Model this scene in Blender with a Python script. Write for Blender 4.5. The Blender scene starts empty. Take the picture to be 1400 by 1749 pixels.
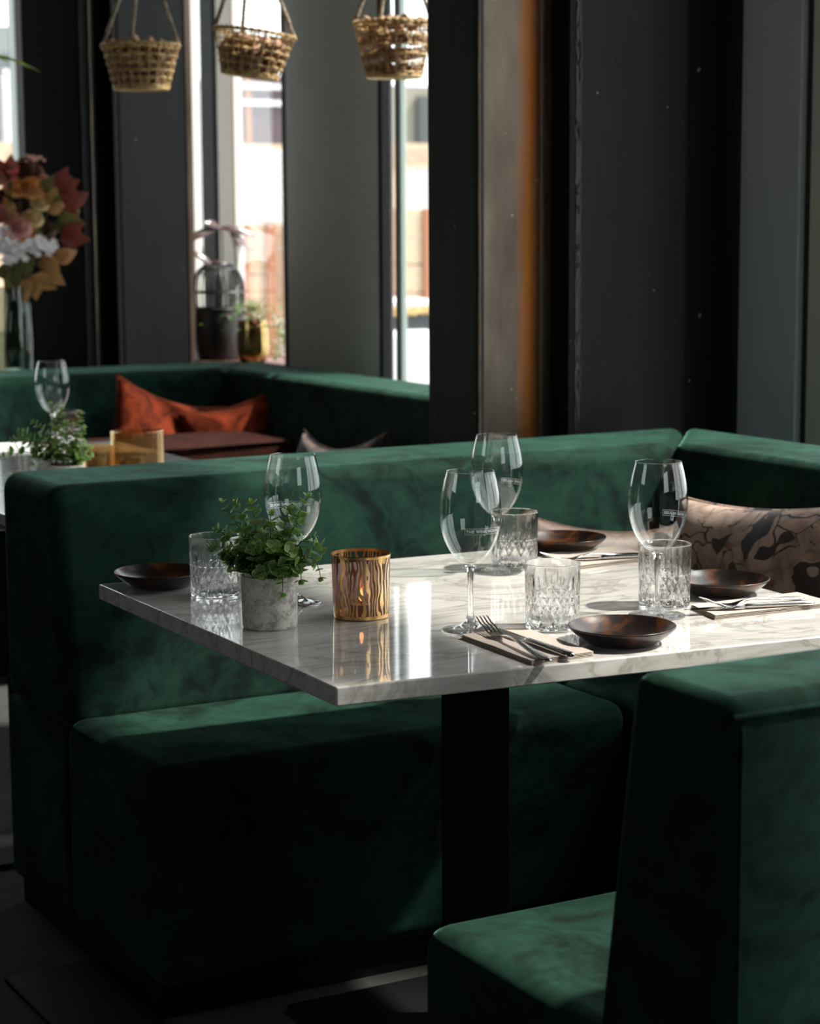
import bpy, bmesh, math, random
from math import sin, cos, pi, radians, atan2, sqrt, tan
from mathutils import Vector, Matrix, noise
random.seed(7)
S = bpy.context.scene
COL = S.collection

# ------------------------------------------------------------------ camera
CAM_H = 1.36
F_PX, PITCH, YAW, ROLL = 3500.0, 0.14016666, 0.51210387, 0.00592308
fw = Vector((sin(YAW)*cos(PITCH), cos(YAW)*cos(PITCH), -sin(PITCH)))
r0 = fw.cross(Vector((0, 0, 1))).normalized(); d0 = fw.cross(r0)
RT = cos(ROLL)*r0 + sin(ROLL)*d0
DN = -sin(ROLL)*r0 + cos(ROLL)*d0
CO = Vector((0, 0, CAM_H))
cam = bpy.data.cameras.new('camera'); camo = bpy.data.objects.new('camera', cam); COL.objects.link(camo)
camo.matrix_world = Matrix(((RT.x, -DN.x, -fw.x, CO.x), (RT.y, -DN.y, -fw.y, CO.y), (RT.z, -DN.z, -fw.z, CO.z), (0, 0, 0, 1)))
cam.sensor_fit = 'VERTICAL'; cam.sensor_height = 36; cam.lens = F_PX/1749*36
cam.clip_start = 0.05; cam.clip_end = 300
cam.dof.use_dof = True; cam.dof.focus_distance = 3.12; cam.dof.aperture_fstop = 6.0
S.camera = camo

# ------------------------------------------------------------------ light, world, exposure
S.view_settings.view_transform = 'Standard'; S.view_settings.look = 'None'
S.view_settings.gamma = 1.0; S.view_settings.use_curve_mapping = False
S.view_settings.exposure = 0.0
W = bpy.data.worlds.new('sky'); S.world = W; W.use_nodes = True
bg = W.node_tree.nodes['Background']; bg.inputs[0].default_value = (0.95, 0.975, 1.0, 1); bg.inputs[1].default_value = 3.3
SUN_AZ, SUN_EL = radians(28), radians(50)
sund = Vector((-cos(SUN_AZ)*cos(SUN_EL), sin(SUN_AZ)*cos(SUN_EL), -sin(SUN_EL)))
sl = bpy.data.lights.new('sun', 'SUN'); so = bpy.data.objects.new('sun', sl); COL.objects.link(so)
sl.energy = 10.0; sl.angle = radians(2.5); sl.color = (1.0, 0.95, 0.88)
so.rotation_euler = sund.to_track_quat('-Z', 'Y').to_euler(); so.location = (6, -3, 8)
def portal(name, loc, rot, sx, sy):
    l = bpy.data.lights.new(name, 'AREA'); l.shape = 'RECTANGLE'; l.size = sx; l.size_y = sy
    l.cycles.is_portal = True
    o = bpy.data.objects.new(name, l); COL.objects.link(o); o.location = loc; o.rotation_euler = rot
portal('daylight_right', (3.3, 2.33, 1.72), (0, pi/2, 0), 2.85, 2.77)
portal('daylight_front', (1.6, -3.2, 2.35), (pi/2, 0, 0), 2.0, 1.5)
portal('daylight_near', (3.3, 0.94, 2.05), (0, pi/2, 0), 3.5, 0.72)
portal('daylight_left', (-3.66, 3.8, 2.45), (0, -pi/2, 0), 1.1, 1.8)
portal('daylight_gap', (3.3, 5.12, 1.72), (0, pi/2, 0), 2.85, 1.24)
portal('daylight_planter', (3.3, 7.1, 2.0), (0, pi/2, 0), 2.3, 1.0)
portal('daylight_back', (1.915, 8.72, 1.88), (-pi/2, 0, 0), 2.03, 2.55)
S.cycles.max_bounces = 14; S.cycles.diffuse_bounces = 4; S.cycles.glossy_bounces = 5
S.cycles.transmission_bounces = 12; S.cycles.transparent_max_bounces = 28
S.cycles.sample_clamp_indirect = 6.0; S.cycles.blur_glossy = 0.5
S.cycles.use_denoising = True

# ------------------------------------------------------------------ helpers
def ray(px, py): return ((px-700)/F_PX)*RT + ((py-874.5)/F_PX)*DN + fw
def on_z(px, py, z): v = ray(px, py); return CO + v*((z-CO.z)/v.z)
def on_y(px, py, y): v = ray(px, py); return CO + v*(y/v.y)
def on_x(px, py, x): v = ray(px, py); return CO + v*(x/v.x)
def link(o, parent=None):
    COL.objects.link(o)
    if parent: o.parent = parent
    return o
def tag(o, label=None, cat=None, group=None, kind=None):
    if label: o['label'] = label
    if cat: o['category'] = cat
    if group: o['group'] = group
    if kind: o['kind'] = kind
    return o
def empty(name, loc, label=None, cat=None, group=None, rz=0, kind=None):
    o = bpy.data.objects.new(name, None); o.location = loc; o.rotation_euler = (0, 0, rz); o.empty_display_size = 0.05
    link(o); return tag(o, label, cat, group, kind)
def obj(name, bm, mats, parent=None, smooth=True, ang=40):
    me = bpy.data.meshes.new(name)
    bmesh.ops.recalc_face_normals(bm, faces=bm.faces)
    bm.to_mesh(me); bm.free()
    for m in (mats if isinstance(mats, (list, tuple)) else [mats]): me.materials.append(m)
    if smooth:
        me.shade_smooth()
        try: me.set_sharp_from_angle(angle=radians(ang))
        except Exception: pass
    return link(bpy.data.objects.new(name, me), parent)
def wn(o):
    m = o.modifiers.new('weighted', 'WEIGHTED_NORMAL'); m.weight = 100; m.keep_sharp = True; return o
def B(): return bmesh.new()
def box(bm, a, b, mi=0, mat=None):
    x0, y0, z0 = a; x1, y1, z1 = b
    vs = [bm.verts.new(p) for p in ((x0,y0,z0),(x1,y0,z0),(x1,y1,z0),(x0,y1,z0),(x0,y0,z1),(x1,y0,z1),(x1,y1,z1),(x0,y1,z1))]
    if mat is not None:
        for v in vs: v.co = mat @ v.co
    fs = []
    for f in ((0,3,2,1),(4,5,6,7),(0,1,5,4),(1,2,6,5),(2,3,7,6),(3,0,4,7)):
        q = bm.faces.new([vs[i] for i in f]); q.material_index = mi; fs.append(q)
    return vs, fs
def prism(bm, bot, top, mi=0):
    n = len(bot); vb = [bm.verts.new(p) for p in bot]; vt = [bm.verts.new(p) for p in top]
    bm.faces.new(vb[::-1]).material_index = mi; bm.faces.new(vt).material_index = mi
    for i in range(n): bm.faces.new((vb[i], vb[(i+1) % n], vt[(i+1) % n], vt[i])).material_index = mi
def bevel(bm, w, seg=3):
    bmesh.ops.remove_doubles(bm, verts=bm.verts, dist=1e-6)
    bmesh.ops.bevel(bm, geom=list(bm.edges), offset=w, segments=seg, profile=0.5, affect='EDGES', clamp_overlap=True)
def lathe(bm, prof, seg=48, mi=0, c=(0, 0, 0), closed=False, fn=None):
    rings = []
    for k, (r, z) in enumerate(prof):
        if r < 1e-6: rings.append([bm.verts.new((c[0], c[1], c[2]+z))]); continue
        ring = []
        for i in range(seg):
            a = 2*pi*i/seg; rr = r if fn is None else fn(r, z, a, k)
            ring.append(bm.verts.new((c[0]+rr*cos(a), c[1]+rr*sin(a), c[2]+z)))
        rings.append(ring)
    prs = list(zip(rings, rings[1:])) + ([(rings[-1], rings[0])] if closed else [])
    for a, b in prs:
        for i in range(seg):
            j = (i+1) % seg
            if len(a) == 1 and len(b) == 1: continue
            if len(a) == 1: f = bm.faces.new((a[0], b[i], b[j]))
            elif len(b) == 1: f = bm.faces.new((a[i], a[j], b[0]))
            else: f = bm.faces.new((a[i], a[j], b[j], b[i]))
            f.material_index = mi
def tube(bm, pts, r, seg=8, mi=0, cap=True):
    pts = [Vector(p) for p in pts]; rs = r if isinstance(r, (list, tuple)) else [r]*len(pts)
    up = Vector((0, 0, 1)); prev = None; rings = []
    for i, p in enumerate(pts):
        t = (pts[min(i+1, len(pts)-1)] - pts[max(i-1, 0)])
        if t.length < 1e-9: t = Vector((0, 0, 1))
        t.normalize()
        if prev is None:
            n = t.cross(up); n = t.cross(Vector((1, 0, 0))) if n.length < 1e-3 else n
        else: n = prev - t*prev.dot(t)
        n.normalize(); prev = n; b = t.cross(n)
        rings.append([bm.verts.new(p + rs[i]*(cos(2*pi*k/seg)*n + sin(2*pi*k/seg)*b)) for k in range(seg)])
    for a, b in zip(rings, rings[1:]):
        for k in range(seg): bm.faces.new((a[k], a[(k+1) % seg], b[(k+1) % seg], b[k])).material_index = mi
    if cap and seg > 2:
        bm.faces.new(rings[0][::-1]).material_index = mi; bm.faces.new(rings[-1]).material_index = mi
def bez(p0, p1, p2, n=8):
    p0, p1, p2 = Vector(p0), Vector(p1), Vector(p2)
    return [(1-t)**2*p0 + 2*t*(1-t)*p1 + t*t*p2 for t in [i/n for i in range(n+1)]]

# ------------------------------------------------------------------ materials
class N:
    def __init__(s, name):
        s.m = bpy.data.materials.new(name); s.m.use_nodes = True; s.t = s.m.node_tree; s.n = s.t.nodes
        s.p = s.n.get('Principled BSDF'); s.out = s.n.get('Material Output')
    def a(s, typ, **k):
        n = s.n.new(typ)
        for q, v in k.items(): setattr(n, q, v)
        return n
    def l(s, a, b): s.t.links.new(a, b)
    def sv(s, **k):
        for q, v in k.items():
            q = q.replace('_', ' ')
            if q in s.p.inputs:
                s.p.inputs[q].default_value = v
    def coord(s, kind='Object', scale=(1, 1, 1), rot=(0, 0, 0)):
        c = s.a('ShaderNodeTexCoord'); m = s.a('ShaderNodeMapping'); m.inputs['Scale'].default_value = scale; m.inputs['Rotation'].default_value = rot
        s.l(c.outputs[kind], m.inputs['Vector']); return m.outputs['Vector']
    def noise(s, vec, scale, detail=4, rough=0.5, dist=0.0):
        n = s.a('ShaderNodeTexNoise'); n.inputs['Scale'].default_value = scale; n.inputs['Detail'].default_value = detail
        n.inputs['Roughness'].default_value = rough; n.inputs['Distortion'].default_value = dist
        if vec is not None: s.l(vec, n.inputs['Vector'])
        return n.outputs['Fac']
    def ramp(s, fac, stops):
        r = s.a('ShaderNodeValToRGB'); e = r.color_ramp.elements
        while len(e) < len(stops): e.new(0.5)
        for q, (pos, c) in zip(e, stops): q.position = pos; q.color = (*c, 1)
        s.l(fac, r.inputs[0]); return r.outputs[0]
    def math(s, op, a, b=None):
        n = s.a('ShaderNodeMath', operation=op)
        for i, v in enumerate((a, b)):
            if v is None: continue
            if isinstance(v, (int, float)): n.inputs[i].default_value = v
            else: s.l(v, n.inputs[i])
        return n.outputs[0]
    def mixc(s, f, a, b):
        n = s.a('ShaderNodeMix', data_type='RGBA')
        for i, v in ((0, f), (6, a), (7, b)):
            if isinstance(v, (int, float)): n.inputs[i].default_value = v
            elif isinstance(v, tuple): n.inputs[i].default_value = (*v, 1)
            else: s.l(v, n.inputs[i])
        return n.outputs[2]
    def bump(s, h, strength=0.3, dist=0.01):
        b = s.a('ShaderNodeBump'); b.inputs['Strength'].default_value = strength; b.inputs['Distance'].default_value = dist
        s.l(h, b.inputs['Height']); s.l(b.outputs[0], s.p.inputs['Normal'])
def plain(name, col, rough=0.6, metal=0.0, **k):
    n = N(name); n.sv(Base_Color=(*col, 1), Roughness=rough, Metallic=metal, **k); return n.m
def velvet(name, dark, light, sheen, scale=4.0, sw=0.9):
    n = N(name); v = n.coord('Object', (1, 1, 1.3))
    a = n.noise(v, scale, 5, 0.58, 2.2); b = n.noise(v, scale*3.0, 4, 0.6, 3.2)
    f = n.math('ADD', n.math('MULTIPLY', a, 0.65), n.math('MULTIPLY', b, 0.35))
    c = n.ramp(f, [(0.40, dark), (0.48, tuple(0.55*d+0.45*l for d, l in zip(dark, light))), (0.60, light)])
    n.l(c, n.p.inputs['Base Color']); n.sv(Roughness=0.85, Sheen_Weight=sw, Sheen_Roughness=0.32, Sheen_Tint=(*sheen, 1), Specular_IOR_Level=0.12)
    w = n.ramp(f, [(0.38, (0.5,)*3), (0.6, (1,)*3)]); n.l(n.math('MULTIPLY', w, sw), n.p.inputs['Sheen Weight'])
    fine = n.noise(n.coord('Object'), 420, 2, 0.5); n.bump(n.math('ADD', n.math('MULTIPLY', fine, 0.15), f), 0.25, 0.006)
    return n.m
M = {}
M['velvet'] = velvet('green_velvet', (0.0016, 0.0072, 0.0046), (0.0092, 0.037, 0.0245), (0.30, 0.72, 0.52), scale=3.0, sw=0.36)
M['rust_velvet'] = velvet('rust_velvet', (0.05, 0.007, 0.002), (0.21, 0.030, 0.008), (1.0, 0.4, 0.15), 9, 0.3)
def leather():
    n = N('brown_leather'); v = n.coord(); f = n.noise(v, 12, 5, 0.6)
    n.l(n.ramp(f, [(0.35, (0.022, 0.0055, 0.0035)), (0.7, (0.045, 0.012, 0.007))]), n.p.inputs['Base Color']); n.sv(Roughness=0.75, Specular_IOR_Level=0.1); return n.m
M['leather'] = leather()
def marble():
    n = N('grey_white_marble'); v = n.coord('Object', (1.0, 7.0, 7.0), (0, 0, radians(12)))
    a = n.noise(v, 6.0, 9, 0.68, 0.9); v2 = n.coord('Object', (1.0, 2.2, 2.0), (0, 0, radians(35)))
    b = n.noise(v2, 2.0, 6, 0.6, 2.0); vein = n.math('ABSOLUTE', n.math('SUBTRACT', b, 0.5))
    c1 = n.ramp(a, [(0.26, (0.46, 0.415, 0.38)), (0.42, (0.61, 0.57, 0.53)), (0.56, (0.70, 0.66, 0.625)), (0.75, (0.78, 0.75, 0.72))])
    vm = n.ramp(vein, [(0.0, (0.62, 0.60, 0.57)), (0.03, (1, 1, 1))])
    mx = n.a('ShaderNodeMix', data_type='RGBA', blend_type='MULTIPLY'); mx.inputs[0].default_value = 0.8
    n.l(c1, mx.inputs[6]); n.l(vm, mx.inputs[7]); n.l(mx.outputs[2], n.p.inputs['Base Color'])
    n.sv(Roughness=0.06, IOR=1.55, Coat_Weight=0.4, Coat_Roughness=0.02); return n.m
M['marble'] = marble()
def schlick(n, ior=1.5):
    g = n.a('ShaderNodeNewGeometry'); d = n.a('ShaderNodeVectorMath', operation='DOT_PRODUCT'); n.l(g.outputs['Normal'], d.inputs[0]); n.l(g.outputs['Incoming'], d.inputs[1])
    c = n.math('ABSOLUTE', d.outputs['Value']); f0 = ((ior-1)/(ior+1))**2
    return n.math('MINIMUM', n.math('ADD', n.math('MULTIPLY', n.math('POWER', n.math('SUBTRACT', 1.0, c), 5.0), 1-f0), f0), 1.0)
def thin_glass(name, tint=(0.97, 0.98, 0.98), refl=1.0, rough=0.0, ior=1.5, gl=(1, 1, 1)):
    n = N(name); n.n.remove(n.p)
    tr = n.a('ShaderNodeBsdfTransparent'); tr.inputs[0].default_value = (*tint, 1)
    g = n.a('ShaderNodeBsdfGlossy'); g.inputs['Roughness'].default_value = rough; g.inputs['Color'].default_value = (*gl, 1)
    mx = n.a('ShaderNodeMixShader'); n.l(n.math('MULTIPLY', schlick(n, ior), refl), mx.inputs[0]); n.l(tr.outputs[0], mx.inputs[1]); n.l(g.outputs[0], mx.inputs[2])
    n.l(mx.outputs[0], n.out.inputs[0]); return n.m
def solid_glass(name, mixt=0.25, tint=(1, 1, 1)):
    n = N(name); n.n.remove(n.p)
    g = n.a('ShaderNodeBsdfGlass'); g.inputs['IOR'].default_value = 1.5; g.inputs['Roughness'].default_value = 0.0; g.inputs['Color'].default_value = (*tint, 1)
    tr = n.a('ShaderNodeBsdfTransparent'); mx = n.a('ShaderNodeMixShader'); mx.inputs[0].default_value = mixt
    n.l(g.outputs[0], mx.inputs[1]); n.l(tr.outputs[0], mx.inputs[2]); n.l(mx.outputs[0], n.out.inputs[0]); return n.m
M['bowl_glass'] = thin_glass('clear_bowl_glass', refl=1.0)
M['stem_glass'] = solid_glass('clear_stem_glass', 0.15)
M['crystal'] = solid_glass('cut_crystal', 0.22)
M['pane'] = thin_glass('window_pane_glass', (0.95, 0.97, 0.96), 0.8)
M['vase_glass'] = thin_glass('vase_glass', (0.74, 0.78, 0.76), 1.0)
M['steel'] = plain('polished_cutlery_steel', (0.60, 0.59, 0.58), 0.16, 1.0)
M['white_print'] = plain('white_print', (0.92, 0.92, 0.92), 0.6)
def napkin():
    n = N('kraft_napkin_paper'); v = n.coord(); f = n.noise(v, 300, 3, 0.6)
    n.l(n.ramp(f, [(0.3, (0.46, 0.37, 0.315)), (0.7, (0.55, 0.46, 0.40))]), n.p.inputs['Base Color']); n.sv(Roughness=0.9); n.bump(f, 0.15, 0.001); return n.m
M['napkin'] = napkin()
def plate():
    n = N('dark_brown_stoneware'); v = n.coord(); f = n.noise(v, 18, 5, 0.65, 0.6)
    n.l(n.ramp(f, [(0.35, (0.007, 0.005, 0.005)), (0.52, (0.014, 0.008, 0.006)), (0.66, (0.11, 0.032, 0.009))]), n.p.inputs['Base Color'])
    n.sv(Roughness=0.30); n.bump(n.noise(v, 140, 3), 0.06, 0.002); return n.m
M['plate'] = plate()
def concrete(name='pale_concrete', a=(0.36, 0.33, 0.29), b=(0.80, 0.75, 0.69), sc=45):
    n = N(name); v = n.coord(); f = n.noise(v, sc, 8, 0.7); g = n.noise(v, sc*6, 3, 0.6)
    c = n.ramp(n.math('ADD', n.math('MULTIPLY', f, 0.7), n.math('MULTIPLY', g, 0.3)), [(0.40, a), (0.56, b)])
    n.l(c, n.p.inputs['Base Color']); n.sv(Roughness=0.9); n.bump(g, 0.2, 0.002); return n.m
M['concrete'] = concrete()
M['soil'] = plain('dark_soil', (0.02, 0.014, 0.009), 0.95)
def leaf(name, base, tip, rough=0.42):
    n = N(name); f = n.noise(n.coord(), 28, 2, 0.5)
    n.l(n.ramp(f, [(0.35, base), (0.68, tip)]), n.p.inputs['Base Color']); n.sv(Roughness=rough, Subsurface_Weight=0.0, Transmission_Weight=0.0)
    tl = n.a('ShaderNodeBsdfTranslucent'); tl.inputs[0].default_value = (*tip, 1); mx = n.a('ShaderNodeMixShader'); mx.inputs[0].default_value = 0.22
    n.l(n.p.outputs[0], mx.inputs[1]); n.l(tl.outputs[0], mx.inputs[2]); n.l(mx.outputs[0], n.out.inputs[0]); return n.m
M['leaf'] = leaf('round_green_leaf', (0.05, 0.14, 0.028), (0.21, 0.37, 0.085))
M['leaf_edge'] = leaf('pale_leaf_edge', (0.24, 0.40, 0.09), (0.40, 0.56, 0.14))
M['leaf_pale'] = leaf('silvery_green_leaf', (0.12, 0.20, 0.085), (0.24, 0.34, 0.17), 0.55)
M['stem'] = plain('green_brown_stem', (0.05, 0.075, 0.02), 0.6)
def votive():
    n = N('smoked_glass_gold_zebra_stripes'); n.n.remove(n.p)
    co = n.a('ShaderNodeTexCoord'); sep = n.a('ShaderNodeSeparateXYZ'); n.l(co.outputs['Object'], sep.inputs[0])
    at = n.math('ARCTAN2', sep.outputs[1], sep.outputs[0])
    cmb = n.a('ShaderNodeCombineXYZ'); n.l(n.math('MULTIPLY', sep.outputs[0], 1.0), cmb.inputs[0]); n.l(sep.outputs[1], cmb.inputs[1]); n.l(n.math('MULTIPLY', sep.outputs[2], 0.42), cmb.inputs[2])
    d = n.noise(cmb.outputs[0], 34, 2, 0.4); d2 = n.noise(cmb.outputs[0], 80, 1, 0.4)
    ph = n.math('ADD', n.math('ADD', n.math('MULTIPLY', at, 36.0), n.math('MULTIPLY', d, 30.0)), n.math('MULTIPLY', d2, 8.0))
    s = n.math('SINE', ph); mask = n.math('GREATER_THAN', s, 0.32)
    gold = n.a('ShaderNodeBsdfPrincipled'); gold.inputs['Base Color'].default_value = (0.86, 0.52, 0.22, 1); gold.inputs['Metallic'].default_value = 1; gold.inputs['Roughness'].default_value = 0.22
    tr = n.a('ShaderNodeBsdfTransparent'); tr.inputs[0].default_value = (0.46, 0.39, 0.41, 1)
    gl = n.a('ShaderNodeBsdfGlossy'); gl.inputs['Roughness'].default_value = 0.02
    m1 = n.a('ShaderNodeMixShader'); n.l(schlick(n, 1.6), m1.inputs[0]); n.l(tr.outputs[0], m1.inputs[1]); n.l(gl.outputs[0], m1.inputs[2])
    m2 = n.a('ShaderNodeMixShader'); n.l(mask, m2.inputs[0]); n.l(m1.outputs[0], m2.inputs[1]); n.l(gold.outputs[0], m2.inputs[2])
    n.l(m2.outputs[0], n.out.inputs[0]); return n.m
M['votive'] = votive()
M['gold'] = plain('gold_rim', (0.83, 0.50, 0.20), 0.25, 1.0)
M['brass'] = plain('brass', (0.55, 0.38, 0.14), 0.2, 1.0)
M['wax'] = plain('candle_wax', (0.80, 0.66, 0.52), 0.5)
M['tin'] = plain('tin_cup', (0.6, 0.6, 0.6), 0.3, 1.0)
def flame():
    n = N('candle_flame'); n.sv(Base_Color=(1, 0.5, 0.15, 1), Emission_Color=(1.0, 0.42, 0.12, 1), Emission_Strength=5.0); return n.m
M['flame'] = flame()
M['amber'] = thin_glass('amber_ribbed_glass', (0.84, 0.74, 0.58), 2.6, 0.12, 1.5, (1.0, 0.80, 0.52))
def wick(name, a, b):
    n = N(name); f = n.noise(n.coord(), 60, 4, 0.6)
    n.l(n.ramp(f, [(0.35, a), (0.65, b)]), n.p.inputs['Base Color']); n.sv(Roughness=0.6); return n.m
M['wicker'] = wick('tan_wicker', (0.28, 0.16, 0.055), (0.72, 0.50, 0.21))
M['rope'] = wick('grey_tan_rope', (0.16, 0.12, 0.085), (0.36, 0.29, 0.21))
M['cork'] = wick('cork_bark', (0.22, 0.10, 0.05), (0.46, 0.27, 0.15))
M['black_rattan'] = plain('black_rattan', (0.012, 0.010, 0.010), 0.5)
def steelcol(name, a, b, rough=0.45, metal=0.55, russet=False):
    n = N(name); v = n.coord('Object', (1, 1, 0.25)); f = n.noise(v, 14, 6, 0.65); g = n.noise(n.coord(), 160, 3, 0.6)
    c = n.ramp(f, [(0.3, a), (0.7, b)])
    sp = n.math('GREATER_THAN', n.noise(n.coord(), 55, 1, 0.5), 0.80); c = n.mixc(sp, c, (0.35, 0.33, 0.30))
    if russet:  # warm reflected glow painted into the web colour as an orange band
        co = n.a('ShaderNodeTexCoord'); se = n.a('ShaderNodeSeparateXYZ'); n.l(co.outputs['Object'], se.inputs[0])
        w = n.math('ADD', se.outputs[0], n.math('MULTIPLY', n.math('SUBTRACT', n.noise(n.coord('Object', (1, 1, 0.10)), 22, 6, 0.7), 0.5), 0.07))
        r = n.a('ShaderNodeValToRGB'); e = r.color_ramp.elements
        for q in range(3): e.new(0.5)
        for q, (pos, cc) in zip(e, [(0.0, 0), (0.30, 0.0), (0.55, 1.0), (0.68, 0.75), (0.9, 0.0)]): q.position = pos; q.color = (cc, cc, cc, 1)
        mr = n.a('ShaderNodeMapRange'); mr.inputs[1].default_value = russet[0]; mr.inputs[2].default_value = russet[1]; n.l(w, mr.inputs[0]); n.l(mr.outputs[0], r.inputs[0])
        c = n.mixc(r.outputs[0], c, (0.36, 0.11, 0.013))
    n.l(c, n.p.inputs['Base Color']); n.sv(Roughness=rough, Metallic=metal, Specular_IOR_Level=0.2); n.bump(g, 0.12, 0.002); return n.m
M['steel_dark'] = steelcol('blackened_steel', (0.006, 0.005, 0.0045), (0.012, 0.010, 0.009), 0.75, 0.0)
M['steel_blue'] = steelcol('dark_blue_grey_steel_plate', (0.005, 0.006, 0.0075), (0.010, 0.011, 0.0135), 0.6, 0.0)
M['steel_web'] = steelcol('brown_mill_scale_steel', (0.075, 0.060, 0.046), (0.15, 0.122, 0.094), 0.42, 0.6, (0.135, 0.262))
M['steel_edge'] = steelcol('raw_steel_edge', (0.10, 0.07, 0.055), (0.26, 0.20, 0.16), 0.4, 0.7)
M['weld'] = plain('weld_bead', (0.010, 0.008, 0.007), 0.4, 0.3)
M['panel'] = plain('grey_green_painted_panel', (0.74, 0.77, 0.68), 0.4)
M['panel_blue'] = plain('grey_blue_painted_panel', (0.50, 0.51, 0.56), 0.5)
M['frame_white'] = plain('pale_window_frame', (0.70, 0.72, 0.68), 0.4)
M['frame_grey'] = plain('grey_green_window_frame', (0.24, 0.29, 0.27), 0.45)
M['frame_dark'] = plain('dark_window_frame', (0.008, 0.008, 0.010), 0.6, 0.0, Specular_IOR_Level=0.15)
M['frame_beige'] = plain('beige_window_frame', (0.60, 0.55, 0.49), 0.5)
M['wall'] = concrete('dark_plaster', (0.030, 0.028, 0.028), (0.042, 0.040, 0.040), 8)
M['ceiling'] = concrete('dark_ceiling_plaster', (0.025, 0.025, 0.026), (0.035, 0.035, 0.036), 8)
M['floor'] = concrete('worn_grey_floor', (0.035, 0.034, 0.031), (0.05, 0.049, 0.046), 5)
M['sillwood'] = wick('red_brown_sill_wood', (0.10, 0.035, 0.028), (0.16, 0.06, 0.045))
M['blackmetal'] = plain('black_powder_coated_metal', (0.005, 0.005, 0.0055), 0.6, 0.0, Specular_IOR_Level=0.15)
M['darkwood'] = wick('dark_wood', (0.04, 0.022, 0.012), (0.09, 0.05, 0.028))

# ------------------------------------------------------------------ the room
XW = 3.2; ZH = 3.15
def struct(name, bm, m, smooth=False): return tag(obj(name, bm, m, None, smooth), kind='structure')
b = B(); box(b, (-3.7, -3.1, -0.1), (3.2, 8.8, 0)); struct('floor', b, M['floor'])
b = B(); box(b, (-3.7, -3.2, 3.9), (3.32, 8.8, 4.0)); struct('ceiling', b, M['ceiling'])
b = B()
T = 3.32
segs = [(-3.1, 0.58, 0, 3.9), (0.58, 1.30, 0, 0.3), (0.58, 1.30, 3.8, 3.9), (1.30, 3.72, 0, 0.30), (1.30, 3.72, ZH, 3.9), (3.72, 4.5, 0, 3.9), (4.5, 5.85, 0, 0.3), (4.5, 5.85, ZH, 3.9),
        (6.02, 6.60, 0, 3.9), (6.60, 7.60, 0, 0.84), (6.60, 7.60, ZH, 3.9), (7.6, 8.8, 0, 3.9)]
for y0, y1, z0, z1 in segs: box(b, (XW+0.012, y0, z0), (T, y1, z1))
struct('wall_right', b, M['wall'])
b = B()
for x0, x1, z0, z1 in [(-3.7, 0.9, 0, 3.9), (0.9, 2.93, 0, 0.6), (0.9, 2.93, ZH, 3.9), (2.93, 3.32, 0, 3.9)]: box(b, (x0, 8.6, z0), (x1, 8.72, z1))
struct('wall_back', b, M['wall'])
b = B()
for y0, y1, z0, z1 in [(-3.1, 2.9, 0, 3.9), (2.9, 4.7, 0, 1.9), (2.9, 4.7, 3.0, 3.9), (4.7, 8.8, 0, 3.9)]: box(b, (-3.7, y0, z0), (-3.6, y1, z1))
struct('wall_left', b, M['wall'])
b = B()
for x0, x1, z0, z1 in [(-3.7, 0.6, 0, 3.9), (0.6, 2.6, 0, 1.6), (0.6, 2.6, 3.1, 3.9), (2.6, 3.32, 0, 3.9)]: box(b, (x0, -3.2, z0), (x1, -3.1, z1))
struct('wall_front', b, M['wall'])

def window(n, parts, pane):
    w = empty('window_%d' % n, (pane[0][0], pane[0][1], pane[0][2]), kind='structure'); o = Vector(w.location)  # windows 5 to 7 are unseen, added for light
    for nm, m, bx in parts:
        bb = B()
        for a, c in bx: box(bb, Vector(a)-o, Vector(c)-o)
        bevel(bb, 0.004, 1); obj(nm, bb, M[m], w, False)
    bb = B(); box(bb, Vector(pane[0])-o, Vector(pane[1])-o); obj('pane', bb, M['pane'], w, False)
window(1, [('window_frame', 'frame_beige', [((3.2, 3.69, 0.3), (3.31, 3.775, 3.15)), ((3.25, 1.28, 0.3), (3.31, 1.32, 3.85)), ((3.22, 1.30, 0.30), (3.31, 3.72, 0.35)), ((3.22, 1.30, 3.12), (3.31, 3.72, 3.15))])],
       ((3.262, 1.30, 0.3), (3.268, 3.72, 3.15)))
window(2, [('window_frame', 'frame_grey', [((3.2, 5.745, 0.0), (3.225, 5.78, 3.9)), ((3.21, 4.5, 0.3), (3.24, 4.55, 3.15)), ((3.21, 4.5, 0.30), (3.24, 5.74, 0.34)), ((3.21, 4.5, 3.10), (3.24, 5.74, 3.15))]),
           ('frame_post', 'frame_dark', [((3.18, 5.836, 0.0), (3.225, 5.856, 3.9))])],
       ((3.214, 4.5, 0.3), (3.220, 5.835, 3.15)))
window(3, [('window_frame', 'frame_beige', [((3.205, 7.02, 0.86), (3.235, 7.16, 3.15))]),
           ('mullion', 'frame_dark', [((3.20, 7.18, 0.86), (3.24, 7.30, 3.15)), ((3.2, 6.56, 0.84), (3.31, 6.60, 3.2))]),
           ('window_jamb', 'frame_beige', [((3.205, 7.40, 0.86), (3.235, 7.45, 3.15))])],
       ((3.214, 6.60, 0.86), (3.220, 7.60, 3.15)))
window(4, [('window_frame', 'frame_grey', [((2.925, 8.62, 0.6), (2.95, 8.7, 3.15)), ((0.9, 8.62, 0.6), (0.97, 8.7, 3.15)), ((0.9, 8.62, 3.08), (2.93, 8.7, 3.15)), ((0.9, 8.62, 0.6), (2.93, 8.7, 0.67)), ((1.75, 8.62, 0.6), (1.81, 8.7, 3.15))])],
       ((0.9, 8.66, 0.6), (2.93, 8.666, 3.15)))
window(5, [('window_frame', 'frame_beige', [((3.26, 0.58, 0.3), (3.31, 1.28, 0.34)), ((3.26, 0.58, 3.77), (3.31, 1.28, 3.8))])], ((3.262, 0.58, 0.3), (3.268, 1.28, 3.8)))  # unseen tall window, added to bring sun onto the foreground bench top
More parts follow.
